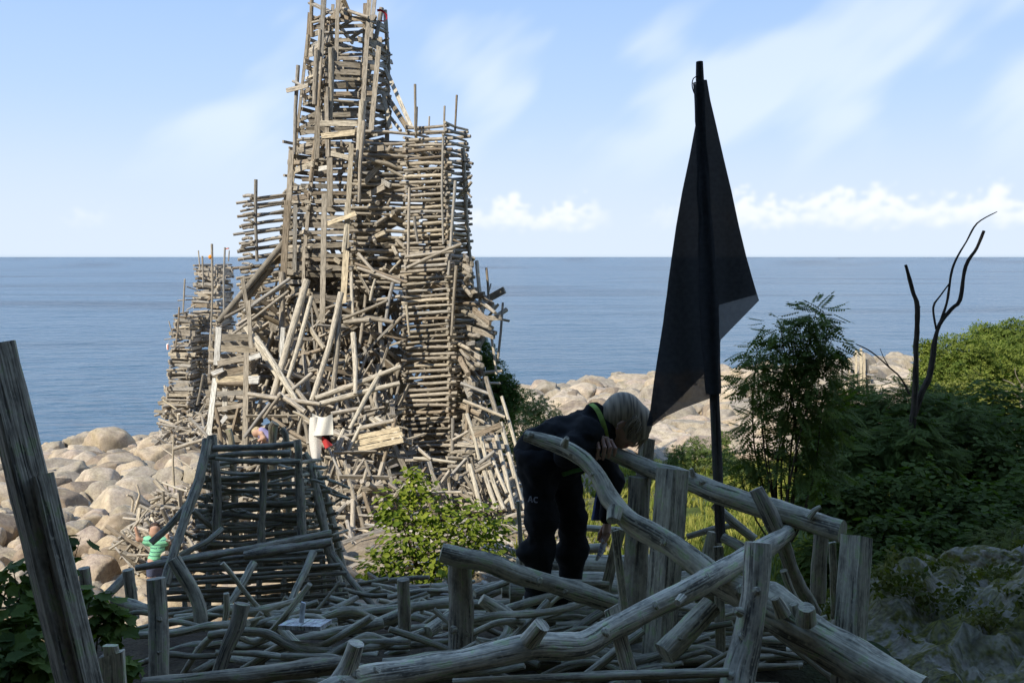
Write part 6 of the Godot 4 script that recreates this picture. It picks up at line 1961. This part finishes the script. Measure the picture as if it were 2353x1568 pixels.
	var g2 := many("ground_cover", gm, M.grass, xf, cols, self)
	tag(g2, "low grass and moss tufts among the mossy rocks in the lower right corner", "ground cover", "", "stuff")

func mossy_rocks() -> void:
	var list := [
		["largest mossy grey outcrop at the lower right, beside the square post", 2160, 1450, 5.2, 0.5, 0.3],
		["pale lichened slab leaning up from the mossy outcrop towards the right edge", 2290, 1325, 6.2, 0.45, 0.2],
		["small mossy hump beside the middle of the right square post", 2085, 1430, 5.5, 0.34, 0.24],
		["mossy rock in the very lower right corner", 2340, 1530, 4.5, 0.5, 0.34],
		["dark mossy rock under the thick end of the curved rail", 2200, 1590, 4.2, 0.5, 0.25],
		["mossy rock nearest the foot of the square right post", 2060, 1480, 4.6, 0.40, 0.3],
		["mossy rock between the nearest one and the lower right corner", 2215, 1540, 4.3, 0.36, 0.26],
		["low mossy rock in the bottom strip right of the square post", 2080, 1570, 4.0, 0.3, 0.2],
		["mossy block at the right edge above the corner rock", 2350, 1420, 5.4, 0.5, 0.4]]
	for e in list:
		var o := MeshInstance3D.new()
		o.name = numbered("mossy_rock", self)
		o.mesh = boulder_mesh(900 + list.find(e), 26, 0.10)
		o.material_override = M.mossrock
		var p := at(e[1], e[2], e[3])
		o.transform = Transform3D(Basis.from_euler(Vector3(rf(-0.3, 0.3), rf(0, TAU), rf(-0.3, 0.3))) * Basis.from_scale(Vector3(e[4], e[5], e[4] * 0.85)), p + Vector3(0, 0.02, 0))
		add_child(o)
		tag(o, e[0], "rock", "mossy rocks on the slope")
	# the rough bank itself
	var m := Mb.new()
	var nx := 110
	var nd := 90
	for b in nd + 1:
		for a in nx + 1:
			var x := lerpf(1.55, 7.5, float(a) / nx)
			var d := lerpf(2.6, 8.6, float(b) / nd)
			var rough := nz.get_noise_2d(x * 70.0, d * 70.0) * 0.26 + nz.get_noise_2d(x * 260.0 + 9.0, d * 260.0) * 0.10
			var edge := minf(smoothstep(1.55, 1.9, x) * smoothstep(7.5, 6.5, x), smoothstep(2.6, 3.0, d) * smoothstep(8.6, 7.6, d))
			m.p(Vector3(x, land(x, -d) - 0.06 + (0.26 + rough) * edge, -d), Vector3.UP, Vector2(x, d), Color.WHITE)
	for b in nd + 1:
		for a in nx + 1:
			var q := b * (nx + 1) + a
			var d1 := m.v[b * (nx + 1) + mini(a + 1, nx)] - m.v[b * (nx + 1) + maxi(a - 1, 0)]
			var d2 := m.v[mini(b + 1, nd) * (nx + 1) + a] - m.v[maxi(b - 1, 0) * (nx + 1) + a]
			var nn := d1.cross(d2).normalized()
			m.n[q] = nn if nn.y > 0.0 else -nn
	for b in nd:
		for a in nx:
			var q := b * (nx + 1) + a
			m.tri(q, q + 1, q + nx + 2)
			m.tri(q, q + nx + 2, q + nx + 1)
	var bank := put(m, "mossy_ground", M.mossrock, self)
	tag(bank, "rough mossy bank with pale lichened patches at the lower right", "", "", "structure")
	for k in 26:
		var x := rf(1.9, 3.6)
		var d := rf(3.7, 5.8)
		var s := rf(0.03, 0.10)
		var o := MeshInstance3D.new()
		o.name = numbered("stone", self)
		o.mesh = rocks[rng.randi() % rocks.size()]
		o.material_override = M.mossrock if k % 3 else M.rock[1]
		o.transform = Transform3D(Basis.from_euler(Vector3(rf(0, 3), rf(0, TAU), 0)) * Basis.from_scale(Vector3(s, s * 0.7, s)), Vector3(x, land(x, -d) + s * 0.3, -d))
		add_child(o)
		tag(o, "small loose stone among the mossy rocks at the lower right", "stone", "loose stones by the mossy rocks")

# the wooded slope behind the viewer: its trees keep the sun off the path, the railing and the near bushes
func shade_trees() -> void:
	var sp := leaf_shape("spray", Color.WHITE)
	shapes["bigspray"] = sp
	var k := 0
	for row in 3:
		var x := -25.0 + row * 1.3
		while x < 13.0:
			var z: float = 3.2 + row * 3.4 + rf(-0.5, 0.5)
			var base := Vector3(x, land(x, z), z)
			var h := 15.5 if x > -9.5 else 10.9
			h += rf(-0.4, 0.8)
			var o := thing("slope_tree", base, "tall leafy tree of the wooded slope behind the viewer that shades the path", "tree", "trees on the slope behind the viewer")
			var m := Mb.new()
			tube(m, [base - Vector3(0, 0.3, 0), base + Vector3(rf(-0.2, 0.2), h * 0.45, rf(-0.2, 0.2)), base + Vector3(0, h * 0.9, 0)], [0.22, 0.16, 0.04], 8, Color(0.16, 0.13, 0.10), 0.1)
			put(m, "trunk", M.bark, o)
			var xf := []
			var cols := []
			for c in 9:
				var ce := base + Vector3(rf(-1.3, 1.3), h * (0.34 + 0.072 * c), rf(-1.1, 1.1))
				var r := 1.75 - 0.09 * c
				var bm := Mb.new()
				pole(bm, base + Vector3(0, h * (0.28 + 0.06 * c), 0), ce, 0.05, Color(0.16, 0.13, 0.10), 6)
				put(bm, "limb", M.bark, o)
				for q in 330:
					var dir := rv()
					while dir.length() > 1.0: dir = rv()
					xf.append(leaf_place(ce + dir * r, dir.normalized(), rf(0.45, 0.75)))
					cols.append(Color(0.04, 0.075, 0.02).lerp(Color(0.09, 0.14, 0.035), rng.randf()))
			many("crown", sp, M.leaf, xf, cols, o)
			x += rf(2.5, 3.1)
			k += 1


func _ready() -> void:
	rng.seed = 20240
	nz.seed = 7
	nz.frequency = 0.02
	nz.fractal_octaves = 3
	make_air()
	make_materials()
	make_land()
	make_sea()
	make_boulders()
	shade_trees()
	plank_tower()
	pole_tower()
	side_wing()
	low_tower()
	heap()
	far_towers()
	beach_driftwood()
	flush_spare()
	lattice()
	flush_spare()
	railing()
	mossy_rocks()
	make_plants()
	flag()
	child()
	small_people()
	hung_things()
	flush_spare()
